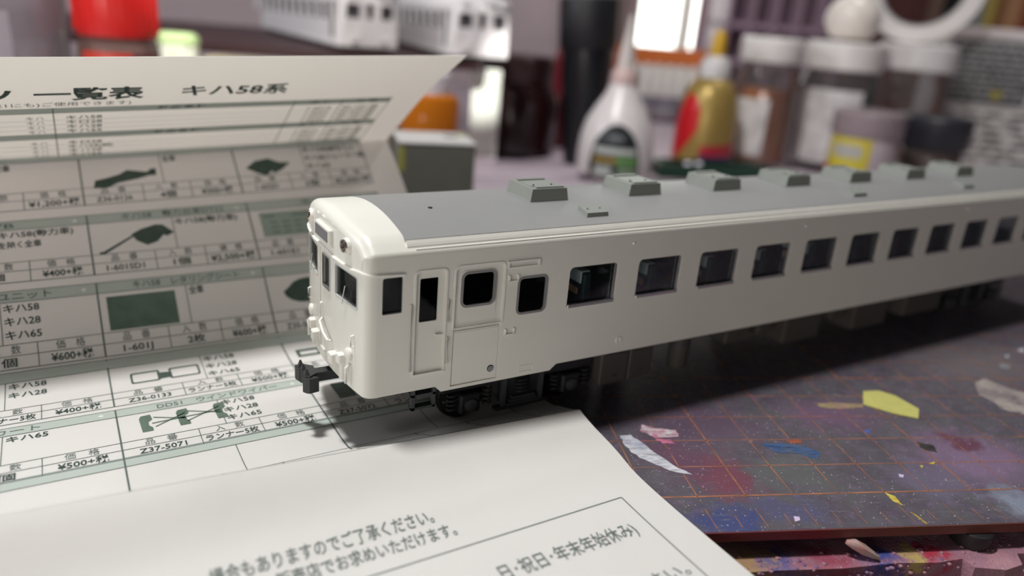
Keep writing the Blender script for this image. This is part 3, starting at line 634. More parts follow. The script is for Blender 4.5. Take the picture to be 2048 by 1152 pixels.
# roof and gutters
mb = MB(); ys = [0.168 + (TW - 0.336) * k / 28 for k in range(29)]
xs = [-3.6, 0, 5, 10, 15, XEND]
vs = [(x, y, roof_z(y) + 0.012) for x in xs for y in ys]; m = len(ys)
mb.add(vs, [(r * m + k, r * m + k + 1, (r + 1) * m + k + 1, (r + 1) * m + k) for r in range(len(xs) - 1) for k in range(m - 1)])
mb.add([(-3.6, y, roof_z(y) + 0.012) for y in ys] + [(-3.6, y, roof_z(y) - 0.03) for y in ys], [(k, k + 1, m + k + 1, m + k) for k in range(m - 1)])
roof = tpart('roof', mb, roofm, None, 40)
for s in (0, 1):
    f = (lambda x, y, z: (x, y, z)) if not s else (lambda x, y, z: (x, TW - y, z))
    tpart('rain_gutter', MB().add([(x, y, z) for x in (-3.6, XEND) for y, z in ((0.085, 2.86), (0.098, 2.915), (0.125, 2.96), (0.176, 3.028), (0.176, 2.88))], [(0, 1, 6, 5), (1, 2, 7, 6), (2, 3, 8, 7), (3, 4, 9, 8), (4, 0, 5, 9), (0, 4, 3, 2, 1), (5, 6, 7, 8, 9)]).map(f), white2)
    tpart('gutter_lip', MB().box(-3.45, 0.04, 2.82, XEND, 0.062, 2.872).map(f), white2)
# roof ventilators
def fr(x0, x1, y0, y1, tx, ty, z0, z1): return MB().frustum([(x0, y0), (x1, y0), (x1, y1), (x0, y1)], [(x0 + tx, y0 + ty), (x1 - tx, y0 + ty), (x1 - tx, y1 - ty), (x0 + tx, y1 - ty)], z0, z1)
for k in range(7):
    xc = 0.22 + 2.68 * k
    v = tpart('roof_ventilator', fr(xc - 0.52, xc + 0.5, 1.30, 2.33, 0.07, 0.03, 3.15, 3.53), ventm)
    for (y0, y1) in ((1.38, 1.48), (2.15, 2.25)): tpart('ventilator_rib', MB().box(xc - 0.33, y0, 3.52, xc + 0.38, y1, 3.56), ventm, v)
    tpart('ventilator_plate', MB().box(xc - 0.36, 1.55, 3.52, xc + 0.30, 2.08, 3.542), ventm, v)
    for dx in (-0.26, 0.2): tpart('bolt', MB().lathe([(0.028, 3.535), (0.02, 3.565)], 8, xc + dx, 1.62), dkg, v)
    # the children keep their own origin: parent is a sibling mesh at the same origin
for xc in (0.88, 9.75, 15.05):
    v = tpart('roof_hatch', fr(xc - 0.29, xc + 0.29, 0.42, 0.80, 0.02, 0.02, -0.02, 0.10).map(lambda x, y, z: (x, y, z + roof_z(y))), ventm)
    for dx in (-0.16, 0.16): tpart('bolt', MB().lathe([(0.03, 3.22), (0.02, 3.26)], 8, xc + dx, 0.62), ventm, v)
tpart('roof_plug', MB().lathe([(0.05, 3.2), (0.045, 3.275)], 10, -2.6, 1.34), blk)

# side windows: pane + sash, both sides
def to_side(far, off): return (lambda u, v, w: (u, off + w, v)) if not far else (lambda u, v, w: (u, TW - off - w, v))
def window(name, a, b_, c, d, r, far, m_frame, fw, off=0.015, sill=0.0):
    o = rrect(a, c, b_, d, r); R_ = r if isinstance(r, tuple) else (r,) * 4; i = rrect(a + fw, c + max(fw, sill), b_ - fw, d - fw, tuple(max(0.01, q - fw) for q in R_))
    pn = tpart(name, panel2d(rrect(a + fw * .5, c + fw * .5, b_ - fw * .5, d - fw * .5, r), [], 0.02).map(to_side(far, off + 0.02)), pane_m)
    tpart('window_frame', ring(o, i, 0.05).map(to_side(far, off)), m_frame, pn)
    return pn
for far in (0, 1):
    for (a, b_, c, d, r) in wins + ([] if not far else [rearw]):
        pn = window('window_pane', a, b_, c, d, r, far, gask, 0.022, 0.03)
        sl = tpart('window_sash', MB().box(a + 0.02, -0.022, c - 0.005, b_ - 0.02, 0.05, c + 0.075, 0.012).map(to_side(far, 0) if far else (lambda x, y, z: (x, y, z))) if not far else MB().box(a + 0.02, TW - 0.05, c - 0.005, b_ - 0.02, TW + 0.022, c + 0.075, 0.012), silver, pn)
        tpart('window_sash', MB().box(b_ - 0.075, 0.012 if not far else TW - 0.04, c + 0.06, b_ - 0.03, 0.04 if not far else TW - 0.012, d - 0.04), silver, pn)
    a, b_, c, d, r = small; pn = window('small_window_pane', a, b_, c, d, r, far, gask, 0.05, -0.012)
    a, b_, c, d, r = cabw; window('cab_window_pane', a, b_, c, d, r, far, dkg, 0.012, 0.05)
    # cab door
    a, b_, c, d, r = cabdoor; cw = (-3.345, -2.965, 1.425, 2.295, 0.03)
    dr = tpart('cab_door', panel2d(rrect(a, c, b_, d, r), [rrect(cw[0], cw[2], cw[1], cw[3], cw[4])], 0.04).map(to_side(far, 0.035)), white)
    tpart('door_pane', panel2d(rrect(cw[0] - .02, cw[2] - .02, cw[1] + .02, cw[3] + .02, .03), [], 0.012).map(to_side(far, 0.075)), glass('dark_cab_glass', (0.25, 0.26, 0.28), 0.0, 0.02, 0, (0, 0, 0), 0.4), dr)
    fy = (lambda x, y, z: (x, y, z)) if not far else (lambda x, y, z: (x, TW - y, z))
    tpart('door_handle', MB().box(-3.0, -0.02, 1.125, -2.87, 0.03, 1.15).map(fy), white2, dr)
    tpart('door_step', MB().box(-3.46, -0.03, 0.335, -2.80, 0.04, 0.375).map(fy), white2, dr)
    tpart('door_frame', ring(rrect(a - 0.035, c - 0.0, b_ + 0.035, d + 0.035, (0.02, 0.02, 0.1, 0.1)), rrect(a, c, b_, d, r), 0.02).map(to_side(far, -0.018)), white2, dr)
    # handrails
    for x, z0, z1 in ((-3.525, 0.44, 1.83), (-2.765, 1.36, 1.84), (-2.755, 0.49, 1.07)):
        tpart('handrail', MB().tube([fy(x, 0.0, z0), fy(x, -0.045, z0 + 0.03), fy(x, -0.045, z1 - 0.03), fy(x, 0.0, z1)], 0.014, 6), white2, None, 60)
    # passenger door
    a, b_, c, d, r = psdoor; pw = (-2.475, -1.765, 1.64, 2.315, 0.12)
    dr = tpart('passenger_door', panel2d(rrect(a, c, b_, d, r), [rrect(pw[0], pw[2], pw[1], pw[3], pw[4])], 0.04).map(to_side(far, 0.03)), white)
    tpart('door_pane', panel2d(rrect(pw[0], pw[2], pw[1], pw[3], pw[4]), [], 0.012).map(to_side(far, 0.05)), glass('dark_door_glass', (0.22, 0.22, 0.22), 0.0, 0.02, 0, (0, 0, 0), 0.4), dr)
    tpart('door_window_gasket', ring(rrect(pw[0] - .03, pw[2] - .03, pw[1] + .03, pw[3] + .03, 0.14), rrect(pw[0] + .02, pw[2] + .02, pw[1] - .02, pw[3] - .02, 0.1), 0.05).map(to_side(far, 0.0)), gask, dr)
    tpart('door_frame', ring(rrect(a - 0.03, 1.20, b_ + 0.035, d + 0.04, (0.02, 0.02, 0.12, 0.12)), rrect(a, 1.22, b_, d, (0.01, .01, .1, .1)), 0.02).map(to_side(far, -0.016)), white2, dr)
    tpart('lower_window_panel', panel2d(rrect(pw[0] - 0.05, 1.36, pw[1] + 0.05, 2.36, 0.14), [rrect(pw[0] - .03, pw[2] - .03, pw[1] + .03, pw[3] + .03, 0.14)], 0.018).map(to_side(far, 0.016)), white, dr)
    tpart('kick_plate', MB().box(a + 0.03, 0.012, 0.0, b_ - 0.03, 0.035, 1.105).map(fy), white, dr)
    tpart('door_rail', MB().box(a + 0.03, 0.0, 1.12, b_ - 0.03, 0.03, 1.14).map(fy), white2, dr)
    # signs and brackets beside the door
    tpart('side_sign_frame', ring(rrect(-1.52, 2.315, -0.77, 2.475, 0.01), rrect(-1.48, 2.35, -0.81, 2.44, 0.008), 0.035).map(to_side(far, -0.03)), white2)
    for z in (2.13, 0.985):
        tpart('sign_bracket', MB().box(-1.47, -0.035, z - 0.07, -1.445, 0.01, z + 0.05).box(-1.27, -0.035, z - 0.07, -1.245, 0.01, z + 0.05).box(-1.47, -0.035, z - 0.09, -1.245, 0.01, z - 0.06).map(fy), white2)
    tpart('number_plate', ring(rrect(-1.05, -0.02, -0.70, 0.13, 0.01), rrect(-1.035, -0.005, -0.715, 0.115, 0.008), 0.012).map(to_side(far, -0.01)), white2)
    tpart('filler_cap', ring(rrect(1.47, 0.24, 1.63, 0.40, 0.06), rrect(1.505, 0.275, 1.595, 0.365, 0.03), 0.03).map(to_side(far, -0.02)), white2)
    for x in (1.6, 7.15, 14.5):
        tpart('marker_lamp', MB().lathe([(0.03, 0.0), (0.026, 0.025), (0.01, 0.035)], 10).map(lambda x_, y_, z_, q=x: fy(q + x_, -z_, 2.585 + y_)), white2, None, 60)
    # round emblem on the passenger door
    e = tpart('round_emblem', MB().lathe([(0.075, 0.0), (0.075, 0.012), (0.06, 0.02)], 20).map(lambda x_, y_, z_: fy(-1.73 + x_, 0.012 - z_, 0.20 + y_)), dkg, None, 40)
    tpart('emblem_ring', ring([(0.055 * math.cos(t * math.pi / 10), 0.055 * math.sin(t * math.pi / 10)) for t in range(20)], [(0.038 * math.cos(t * math.pi / 10), 0.038 * math.sin(t * math.pi / 10)) for t in range(20)], 0.006).map(lambda u, v, w: fy(-1.73 + u, -0.008 - w, 0.20 + v)), mat('emblem_grey', (0.4, 0.42, 0.45), 0.4), e)
    tpart('emblem_centre', MB().lathe([(0.02, 0.0), (0.018, 0.006)], 12).map(lambda x_, y_, z_: fy(-1.73 + x_, -0.008 - z_, 0.20 + y_)), mat('emblem_grey', (0.4, 0.42, 0.45), 0.4), e)
# nose trim (rain strip) running from the cab window round the front
mb = MB(); path = [(-3.68, -0.012, 2.44), (-4.0, -0.012, 2.45), (XF + RR, -0.012, 2.46)]
for q in range(1, 7):
    ph = math.radians(90 * q / 6); path.append((XF + RR - (RR + .012) * math.sin(ph), RR - (RR + .012) * math.cos(ph), 2.46))
front = [0.3 + 0.25 * k for k in range(1, 13)]
path += [(XF - 0.012, y, 2.455 - 0.03 * (1 if abs(y - TC) > .5 else 0)) for y in front if y < TW - RR]
path += [(XF + RR - (RR + .012) * math.cos(math.radians(90 * q / 6)), TW - RR + (RR + .012) * math.sin(math.radians(90 * q / 6)), 2.46) for q in range(0, 7)] + [(-3.68, TW + 0.012, 2.44)]
path = [bulge(*p) for p in path]
tpart('nose_trim', mb.tube(path, 0.028, 6), white2, None, 60)
# windscreens, gangway door, sign box, headlights
for (a, b_, c, d, r) in ws:
    o_ = rrect(a, c, b_, d, r); i_ = rrect(a + .03, c + .03, b_ - .03, d - .03, .05)
    pn = tpart('windscreen_pane', cut(panel2d(rrect(a, c, b_, d, r), [], 0.015), 0, [a + 0.15 * k for k in range(1, 7)]).map(lambda u, v, w: bulge(XF + 0.03 + w, u, v)), pane_m)
    tpart('windscreen_frame', ring(o_, i_, 0.05).map(lambda u, v, w: bulge(XF - 0.008 + w, u, v)), mat('pale_gasket', (0.5, 0.5, 0.48), 0.4), pn)
    tpart('wiper', MB().tube([bulge(XF - 0.03, a + 0.6 * (b_ - a), c - 0.04), bulge(XF - 0.03, a + 0.45 * (b_ - a), c + 0.36)], 0.012, 5), silver, pn)
a, b_, c, d, r = gd; dw = (1.60, 2.03, 1.64, 2.30, 0.05)
dr = tpart('gangway_door', panel2d(rrect(a, c, b_, d, r), [rrect(dw[0], dw[2], dw[1], dw[3], dw[4])], 0.04).map(lambda u, v, w: bulge(XF + 0.025 + w, u, v)), white)
tpart('door_pane', panel2d(rrect(dw[0], dw[2], dw[1], dw[3], dw[4]), [], 0.012).map(lambda u, v, w: bulge(XF + 0.05 + w, u, v)), pane_m, dr)
tpart('door_window_frame', ring(rrect(dw[0] - .02, dw[2] - .02, dw[1] + .02, dw[3] + .02, .06), rrect(dw[0] + .015, dw[2] + .015, dw[1] - .015, dw[3] - .015, .04), 0.03).map(lambda u, v, w: bulge(XF + 0.0 + w, u, v)), silver, dr)
tpart('door_handle', MB().lathe([(0.035, 0), (0.03, 0.04), (0.01, 0.05)], 10).map(lambda x, y, z: bulge(XF + 0.02 - z, 2.12 + x, 1.2 + y)), white2, dr, 60)
sg = tpart('route_sign_box', MB().box(XF - 0.085, 1.38, 2.62, XF + 0.2, 2.25, 2.93, 0.03).map(bulge), white)
tpart('sign_glass', MB().box(XF - 0.095, 1.45, 2.67, XF - 0.08, 2.18, 2.88).map(bulge), mat('smoked_sign', (0.16, 0.16, 0.17), 0.15), sg)
for y in (0.73, TW - 0.73):
    hl = tpart('headlight', MB().lathe([(0.15, -0.06), (0.145, 0.03), (0.125, 0.06), (0.115, 0.06), (0.10, 0.01)], 20, cap=False).map(lambda u, v, w, q=y: bulge(XF - 0.005 - w, q + u, 2.82 + v)), white2, None, 40)
    tpart('headlight_bezel', MB().lathe([(0.128, 0.05), (0.122, 0.085), (0.098, 0.083), (0.09, 0.03)], 20, cap=False).map(lambda u, v, w, q=y: bulge(XF - 0.005 - w, q + u, 2.82 + v)), mat('chrome_bezel', (0.75, 0.68, 0.6), 0.12, 0.5, 1.0), hl, 40)
    tpart('headlight_lens', MB().lathe([(0.10, 0.02), (0.088, 0.055), (0.05, 0.075), (0.002, 0.08)], 16).map(lambda u, v, w, q=y: bulge(XF - 0.005 - w, q + u, 2.82 + v)), mat('dark_lens', (0.05, 0.035, 0.03), 0.08), hl, 60)
# lower front fittings
def fit(name, y0, z0, y1, z1, dx, m=white2): return tpart(name, MB().box(XF - dx, y0, z0, XF + 0.05, y1, z1, 0.02).map(bulge), m)
for s in (0, 1):
    g = (lambda y: y) if not s else (lambda y: TW - y)
    def fit2(name, y0, z0, y1, z1, dx): return fit(name, min(g(y0), g(y1)), z0, max(g(y0), g(y1)), z1, dx)
    fit2('jumper_socket', 1.12, 0.28, 1.33, 0.50, 0.14); fit2('jumper_socket', 0.80, 0.42, 0.98, 0.62, 0.12)
    fit2('step_bracket', 0.86, 0.06, 0.96, 0.40, 0.06)
    tpart('tail_lamp', MB().lathe([(0.12, -0.03), (0.12, 0.05), (0.08, 0.075), (0.02, 0.08)], 16).map(lambda u, v, w: bulge(XF - w, g(0.62) + u, 0.72 + v)), white2, None, 40)
    tpart('hose_cock', MB().tube([bulge(XF - 0.02, g(0.58), 0.52), bulge(XF - 0.09, g(0.58), 0.45), bulge(XF - 0.08, g(0.60), 0.12)], 0.03, 8), white2, None, 60)
    tpart('grab_iron', MB().tube([bulge(XF, g(0.46), 0.92), bulge(XF - 0.06, g(0.46), 0.93), bulge(XF - 0.06, g(0.46), 1.15), bulge(XF, g(0.46), 1.16)], 0.016, 6), white2, None, 60)
tpart('grab_iron', MB().tube([bulge(XF - 0.0, 1.50, 0.62), bulge(XF - 0.07, 1.52, 0.64), bulge(XF - 0.08, 1.75, 0.72), bulge(XF - 0.07, 2.0, 0.86), bulge(XF, 2.05, 0.90)], 0.03, 7), white2, None, 60)
# coupler
cp = tpart('coupler_head', MB().prism([(-5.02, 1.56), (-4.98, 1.52), (-4.80, 1.64), (-4.78, 1.98), (-4.92, 2.10), (-5.05, 1.98), (-4.96, 1.86), (-4.99, 1.76)], -0.44, -0.1), dkg)
tpart('coupler_shank', MB().box(-4.85, 1.70, -0.34, -4.0, 1.93, -0.14), dkg, cp)
tpart('coupler_jaw', MB().prism([(-5.06, 1.98), (-5.0, 2.02), (-4.9, 2.14), (-5.1, 2.18), (-5.1, 2.1)], -0.42, -0.12), dkg, cp)
tpart('coupler_knuckle', MB().prism([(-5.06, 1.52), (-5.0, 1.47), (-4.8, 1.5), (-4.9, 1.62), (-5.1, 1.6)], -0.46, -0.14), dkg, cp)
for y in (1.62, 1.86, 2.05): tpart('coupler_lug', MB().frustum([(-5.06, y - .05), (-4.96, y - .05), (-4.96, y + .05), (-5.06, y + .05)], [(-5.03, y - .01), (-5.0, y - .01), (-5.0, y + .02), (-5.03, y + .02)], -0.09, 0.03), dkg, cp)
# interior: floor, partitions, seats
inter = mat('dark_teal_seat', (0.012, 0.03, 0.036), 0.6); headm = mat('pale_blue_headrest', (0.78, 0.86, 0.88), 0.7); tanm = mat('tan_armrest', (0.75, 0.38, 0.20), 0.6)
tpart('interior_floor', MB().box(-4.0, 0.14, 0.42, 21.2, TW - 0.14, 0.52), dkg)
tpart('cab_dark_block', MB().box(-4.05, 0.32, 0.5, -3.05, TW - 0.32, 2.6), blk); tpart('cab_partition', MB().box(-3.0, 0.14, 0.5, -2.96, TW - 0.14, 2.65), dkg); tpart('saloon_partition', MB().box(-1.42, 0.14, 0.5, -1.38, TW - 0.14, 2.65), dkg)  # first box: black block added inside the cab so its windows look dark
tpart('ceiling_lining', MB().box(-4.1, 0.2, 2.62, 21.2, TW - 0.2, 2.68), dkg)
for k in range(-1, 11):
    for y0 in (0.22, 2.35):
        x = k * WP + 0.66
        st = tpart('seat', MB().box(x - 0.1, y0, 0.52, x + 0.1, y0 + 1.05, 1.92, 0.03).box(x + 0.1, y0, 0.75, x + 0.55, y0 + 1.05, 0.98, 0.03), inter)
        if k < 5: 
            tpart('headrest_cover', MB().box(x - 0.12, y0 + 0.1, 1.66, x + 0.12, y0 + 0.95, 1.94, 0.02), headm, st)
            tpart('armrest', MB().box(x - 0.12, y0 + 0.2, 1.38, x + 0.13, y0 + 0.85, 1.54, 0.02), tanm, st)
# underframe
tpart('underframe', MB().box(-3.9, 0.55, -0.32, 20.9, TW - 0.55, 0.10), blk)
tpart('front_buffer_beam', MB().box(XF + 0.12, 0.5, -0.12, -4.0, TW - 0.5, 0.03), blk)
tpart('sill_strip', MB().box(-4.1, 0.11, -0.03, -3.4, 0.16, 0.05), blk)
for s in (0, 1):
    f = (lambda x, y, z: (x, y, z)) if not s else (lambda x, y, z: (x, TW - y, z))
    tpart('step_ladder', MB().box(-3.38, 0.14, -0.52, -3.31, 0.22, 0.05).box(-2.93, 0.14, -0.50, -2.87, 0.22, 0.05).box(-3.38, 0.14, -0.22, -2.87, 0.30, -0.17).box(-3.38, 0.14, -0.50, -2.87, 0.30, -0.45).map(f), mat('dark_green_grey_plastic', (0.035, 0.042, 0.042), 0.5))
    for (x0, x1, zb, y0) in ((1.45, 2.28, -1.0, 0.36), (2.30, 3.02, -1.0, 0.36), (5.5, 6.4, -0.6, 0.40), (6.75, 7.3, -0.55, 0.45), (7.75, 9.25, -0.95, 0.38), (9.7, 10.35, -0.5, 0.42), (10.75, 12.35, -0.97, 0.38), (13.25, 15.2, -0.88, 0.38)):
        q = tpart('equipment_box', MB().box(x0, y0, zb, x1, 1.25, 0.0, 0.03).map(f), eqm)
        tpart('box_lid', MB().box(x0 + 0.08, y0 - 0.025, zb + 0.1, x1 - 0.08, y0 + 0.01, -0.22).map(f), eqm, q)
        tpart('lid_latch', MB().box((x0 + x1) / 2 - 0.05, y0 - 0.045, zb + 0.2, (x0 + x1) / 2 + 0.05, y0 - 0.02, zb + 0.25).map(f), dkg, q)
    q = tpart('air_filter', MB().lathe([(0.22, -1.08), (0.26, -1.0), (0.26, -0.25), (0.2, -0.2), (0.2, 0.0)], 20, 4.15, 0.66).map(f), eqm, None, 40)
    tpart('filter_strap', MB().lathe([(0.275, -0.42), (0.275, -0.34)], 20, 4.15, 0.66).map(f), dkg, q, 40)
# bogies
def bogie(xc):
    B = []
    for s in (0, 1):
        f = (lambda x, y, z: (xc + x, y, z)) if not s else (lambda x, y, z: (xc + x, TW - y, z))
        fr_ = tpart('bogie_frame', MB().box(-1.95, 0.60, -0.55, 1.95, 0.72, -0.30, 0.02).box(-0.55, 0.55, -1.0, 0.5, 0.70, -0.42, 0.02).map(f), blk)
        for x in (-1.3, 1.3):
            tpart('axle_box', MB().box(x - 0.24, 0.50, -1.08, x + 0.24, 0.68, -0.62, 0.04).map(f), blk, fr_)
            tpart('axle_cover', MB().lathe([(0.15, 0), (0.15, 0.05), (0.08, 0.08)], 14).map(lambda u, v, w, x=x: f(x + u, 0.50 - w, -0.87 + v)), dkg, fr_, 40)
            for dx in (-0.42, 0.42):
                tpart('coil_spring', MB().tube([f(x + dx + 0.09 * math.cos(t), 0.58 + 0.09 * math.sin(t), -0.98 + 0.42 * t / 25.2) for t in [i * 0.42 for i in range(61)]], 0.026, 5), blk, fr_, 60)
        tpart('leaf_spring', MB().box(-0.42, 0.44, -1.06, 0.40, 0.60, -1.0).box(-0.36, 0.44, -0.98, 0.34, 0.60, -0.93).box(-0.3, 0.44, -0.91, 0.28, 0.60, -0.86).map(f), dkg, fr_)
        for x in (-0.5, 0.45): tpart('swing_link', MB().box(x - 0.05, 0.46, -1.1, x + 0.04, 0.58, -0.28).map(f), dkg, fr_)
        tpart('spring_plank', MB().box(-0.72, 0.44, -1.13, 0.68, 0.62, -1.06, 0.02).map(f), blk, fr_)
        tpart('bolster_spring', MB().tube([f(-0.02 + 0.15 * math.cos(t), 0.52 + 0.08 * math.sin(t), -0.82 + 0.35 * t / 25.2) for t in [i * 0.42 for i in range(61)]], 0.03, 5), blk, fr_, 60)
        [tpart('brake_rod', MB().tube(q_, 0.03, 6), dkg, fr_) for q_ in ([f(-1.9, 0.62, -0.75), f(-0.8, 0.60, -0.70)], [f(0.8, 0.60, -0.70), f(1.9, 0.62, -0.75)])]
    for x in (-1.3, 1.3):
        ax = tpart('axle', MB().tube([(xc + x, 0.7, -0.87), (xc + x, TW - 0.7, -0.87)], 0.08, 10), dkg, None, 60)
        for y in (0.98, TW - 0.98):
            d_ = 1 if y < TC else -1
            tpart('wheel', MB().lathe([(0.48, -0.06), (0.54, -0.055), (0.54, 0.04), (0.575, 0.05), (0.575, 0.075), (0.45, 0.08)], 28).map(lambda u, v, w: (xc + x + u, y + d_ * w, -0.842 + v)), mat('blackened_wheel', (0.03, 0.03, 0.032), 0.35, 0.5, 0.6), ax, 40)
bogie(-0.55); bogie(17.45)
# ------------------------------------------------------------------ things at the back of the desk
ZD = -1.975
def face_cam(x, y): return math.atan2(CAM.y - y, CAM.x - x)
def prof_r(prof, z):
    for (r0, z0), (r1, z1) in zip(prof, prof[1:]):
        if z0 <= z <= z1 and z1 > z0: return r0 + (r1 - r0) * (z - z0) / (z1 - z0)
    return prof[-1][0] if z > prof[-1][1] else prof[0][0]
def patch(prof, a0, a1, z0, z1, off=0.03, na=16, nz=8, top=None, bot=None):
    """a label that follows a turned body between two angles"""
    mb = MB(); vs = []
    for i in range(nz + 1):
        for k in range(na + 1):
            t = k / na; zt = top(t) if top else z1; zb_ = bot(t) if bot else z0; z = zb_ + (zt - zb_) * i / nz; a = a0 + (a1 - a0) * t; r = prof_r(prof, z) + off
            vs.append((r * math.cos(a), r * math.sin(a), z))
    return mb.add(vs, [(i * (na + 1) + k, i * (na + 1) + k + 1, (i + 1) * (na + 1) + k + 1, (i + 1) * (na + 1) + k) for i in range(nz) for k in range(na)])
def vessel(name, x, y, z, label, cat, group=None): return empty(name, (x, y, z), face_cam(x, y), label, cat, group)
def turned(name, prof, m, parent, seg=32): return MB().lathe(prof, seg).build(name, m, parent, 40)

# red-capped jar behind the sheet
g = vessel('spice_jar', -6.0, 26.7, ZD, 'red screw-capped clear jar with red label behind the paper sheet', 'jar')
p = [(1.5, 0), (1.66, 0.2), (1.66, 5.4), (1.62, 6.15), (1.5, 6.7)]
turned('jar_body', p, glass('clear_jar_glass', (0.8, 0.72, 0.68), 0.2, 0.05, 0.25, (0.5, 0.3, 0.25)), g)
turned('contents', [(1.5, 0.1), (1.6, 0.3), (1.6, 5.0), (1.5, 5.1)], mat('brown_spice', (0.20, 0.07, 0.045), 0.9), g)
patch(p, -1.0, 0.3, 1.2, 6.1).build('label', mat('red_label', (0.62, 0.05, 0.03), 0.4), g); patch(p, 0.3, 1.0, 1.2, 6.1).build('label', mat('dark_label', (0.16, 0.05, 0.05), 0.4), g)
cp_ = turned('cap', [(1.6, 6.7), (1.64, 6.8), (1.64, 9.6), (1.5, 9.9), (0.1, 9.95)], mat('red_cap', (0.72, 0.022, 0.018), 0.3), g, 48)
mb = MB()
for k in range(36):
    a = k * math.pi / 18; mb.tube([(1.64 * math.cos(a), 1.64 * math.sin(a), 6.95), (1.64 * math.cos(a), 1.64 * math.sin(a), 9.3)], 0.045, 5)
mb.build('cap_ribs', mat('red_cap', (0.72, 0.022, 0.018), 0.3), cp_)
# clear grey bottle at the far left
g = vessel('plastic_bottle', -10.6, 28.4, ZD, 'large hazy grey plastic bottle at the left edge beside the red-capped jar', 'bottle')
p = [(2.6, 0), (2.8, 0.3), (2.8, 8.5), (2.4, 10.0), (1.2, 11.2), (1.2, 12.0)]
turned('bottle_body', p, glass('hazy_grey_plastic', (0.75, 0.72, 0.76), 0.2, 0.1, 0.45, (0.42, 0.38, 0.41)), g); turned('bottle_cap', [(1.35, 12.0), (1.35, 13.6), (1.2, 13.8)], mat('grey_cap', (0.35, 0.33, 0.35), 0.5), g)
patch(p, -0.9, 0.2, 4.0, 7.5).build('label', mat('pale_grey_label', (0.36, 0.33, 0.36), 0.5), g)
# dark maroon shelf carrying the two white car bodies
P1 = Vector((11.3, 27.3, 0))     # front edge reference
def chest_xy(a, b): return P1 + DU * a + DN * b
ch = empty('display_shelf', (P1.x, P1.y, ZD), DA, 'low dark maroon shelf carrying the two white car bodies', 'shelf')
mar = mat('maroon_wood', (0.055, 0.02, 0.023), 0.5, noise=(0.5, 0.3))
MB().box(-34, 0.0, 5.8, 0.9, 26, 6.25, 0.06).build('shelf_board', mar, ch)
for a_, b_ in ((-33.5, 0.6), (-6.5, 0.6), (-33.5, 24), (-1.5, 24)): MB().box(a_, b_, 0, a_ + 0.7, b_ + 0.7, 5.8).build('shelf_leg', mar, ch)
# cream carton and lime plastic case in front of the chest
c = empty('cream_carton', (1.0, 30.2, ZD), DA - 0.1, 'flat cream cardboard carton in front of the maroon shelf', 'carton')
MB().box(-2.7, -0.9, 0, 6.6, 0.9, 5.3, 0.08).build('carton_body', mat('cream_card', (0.66, 0.58, 0.36), 0.7), c); MB().box(-2.75, -0.95, 4.6, 6.65, 0.95, 5.7, 0.08).build('carton_lid', mat('cream_card_lid', (0.70, 0.62, 0.42), 0.7), c)
c = empty('lime_case', (-2.95, 31.6, ZD), DA - 0.1, 'bright lime-white plastic case beside the red-capped jar', 'case')
MB().box(-0.95, -0.7, 0, 0.95, 0.7, 6.4, 0.35).build('case_body', mat('lime_white_plastic', (0.93, 0.98, 0.80), 0.35), c, 40); MB().box(-0.98, -0.73, 6.0, 0.98, 0.73, 6.75, 0.3).build('case_lid', mat('lime_plastic', (0.72, 0.95, 0.45), 0.35), c, 40)
MB().box(-0.03, -0.75, 0.3, 0.03, -0.7, 5.9).build('case_seam', mat('lime_plastic', (0.72, 0.95, 0.45), 0.35), c)
c = empty('glow_card', (14.5, 30.3, ZD), face_cam(14.5, 30.3) - math.pi / 2, 'added white card standing in for a sunlit patch left of the dark brown jar', 'card')  # card added to catch the spot and show as a bright glow
MB().box(-0.9, -0.08, 0.25, 0.9, 0.08, 5.7, 0.05).build('card_sheet', mat('sunlit_white_plastic', (0.92, 0.95, 0.86), 0.4), c); MB().box(-1.0, -0.4, 0, 1.0, 0.4, 0.3, 0.05).build('card_foot', mat('sunlit_foot', (0.8, 0.7, 0.76), 0.4), c)
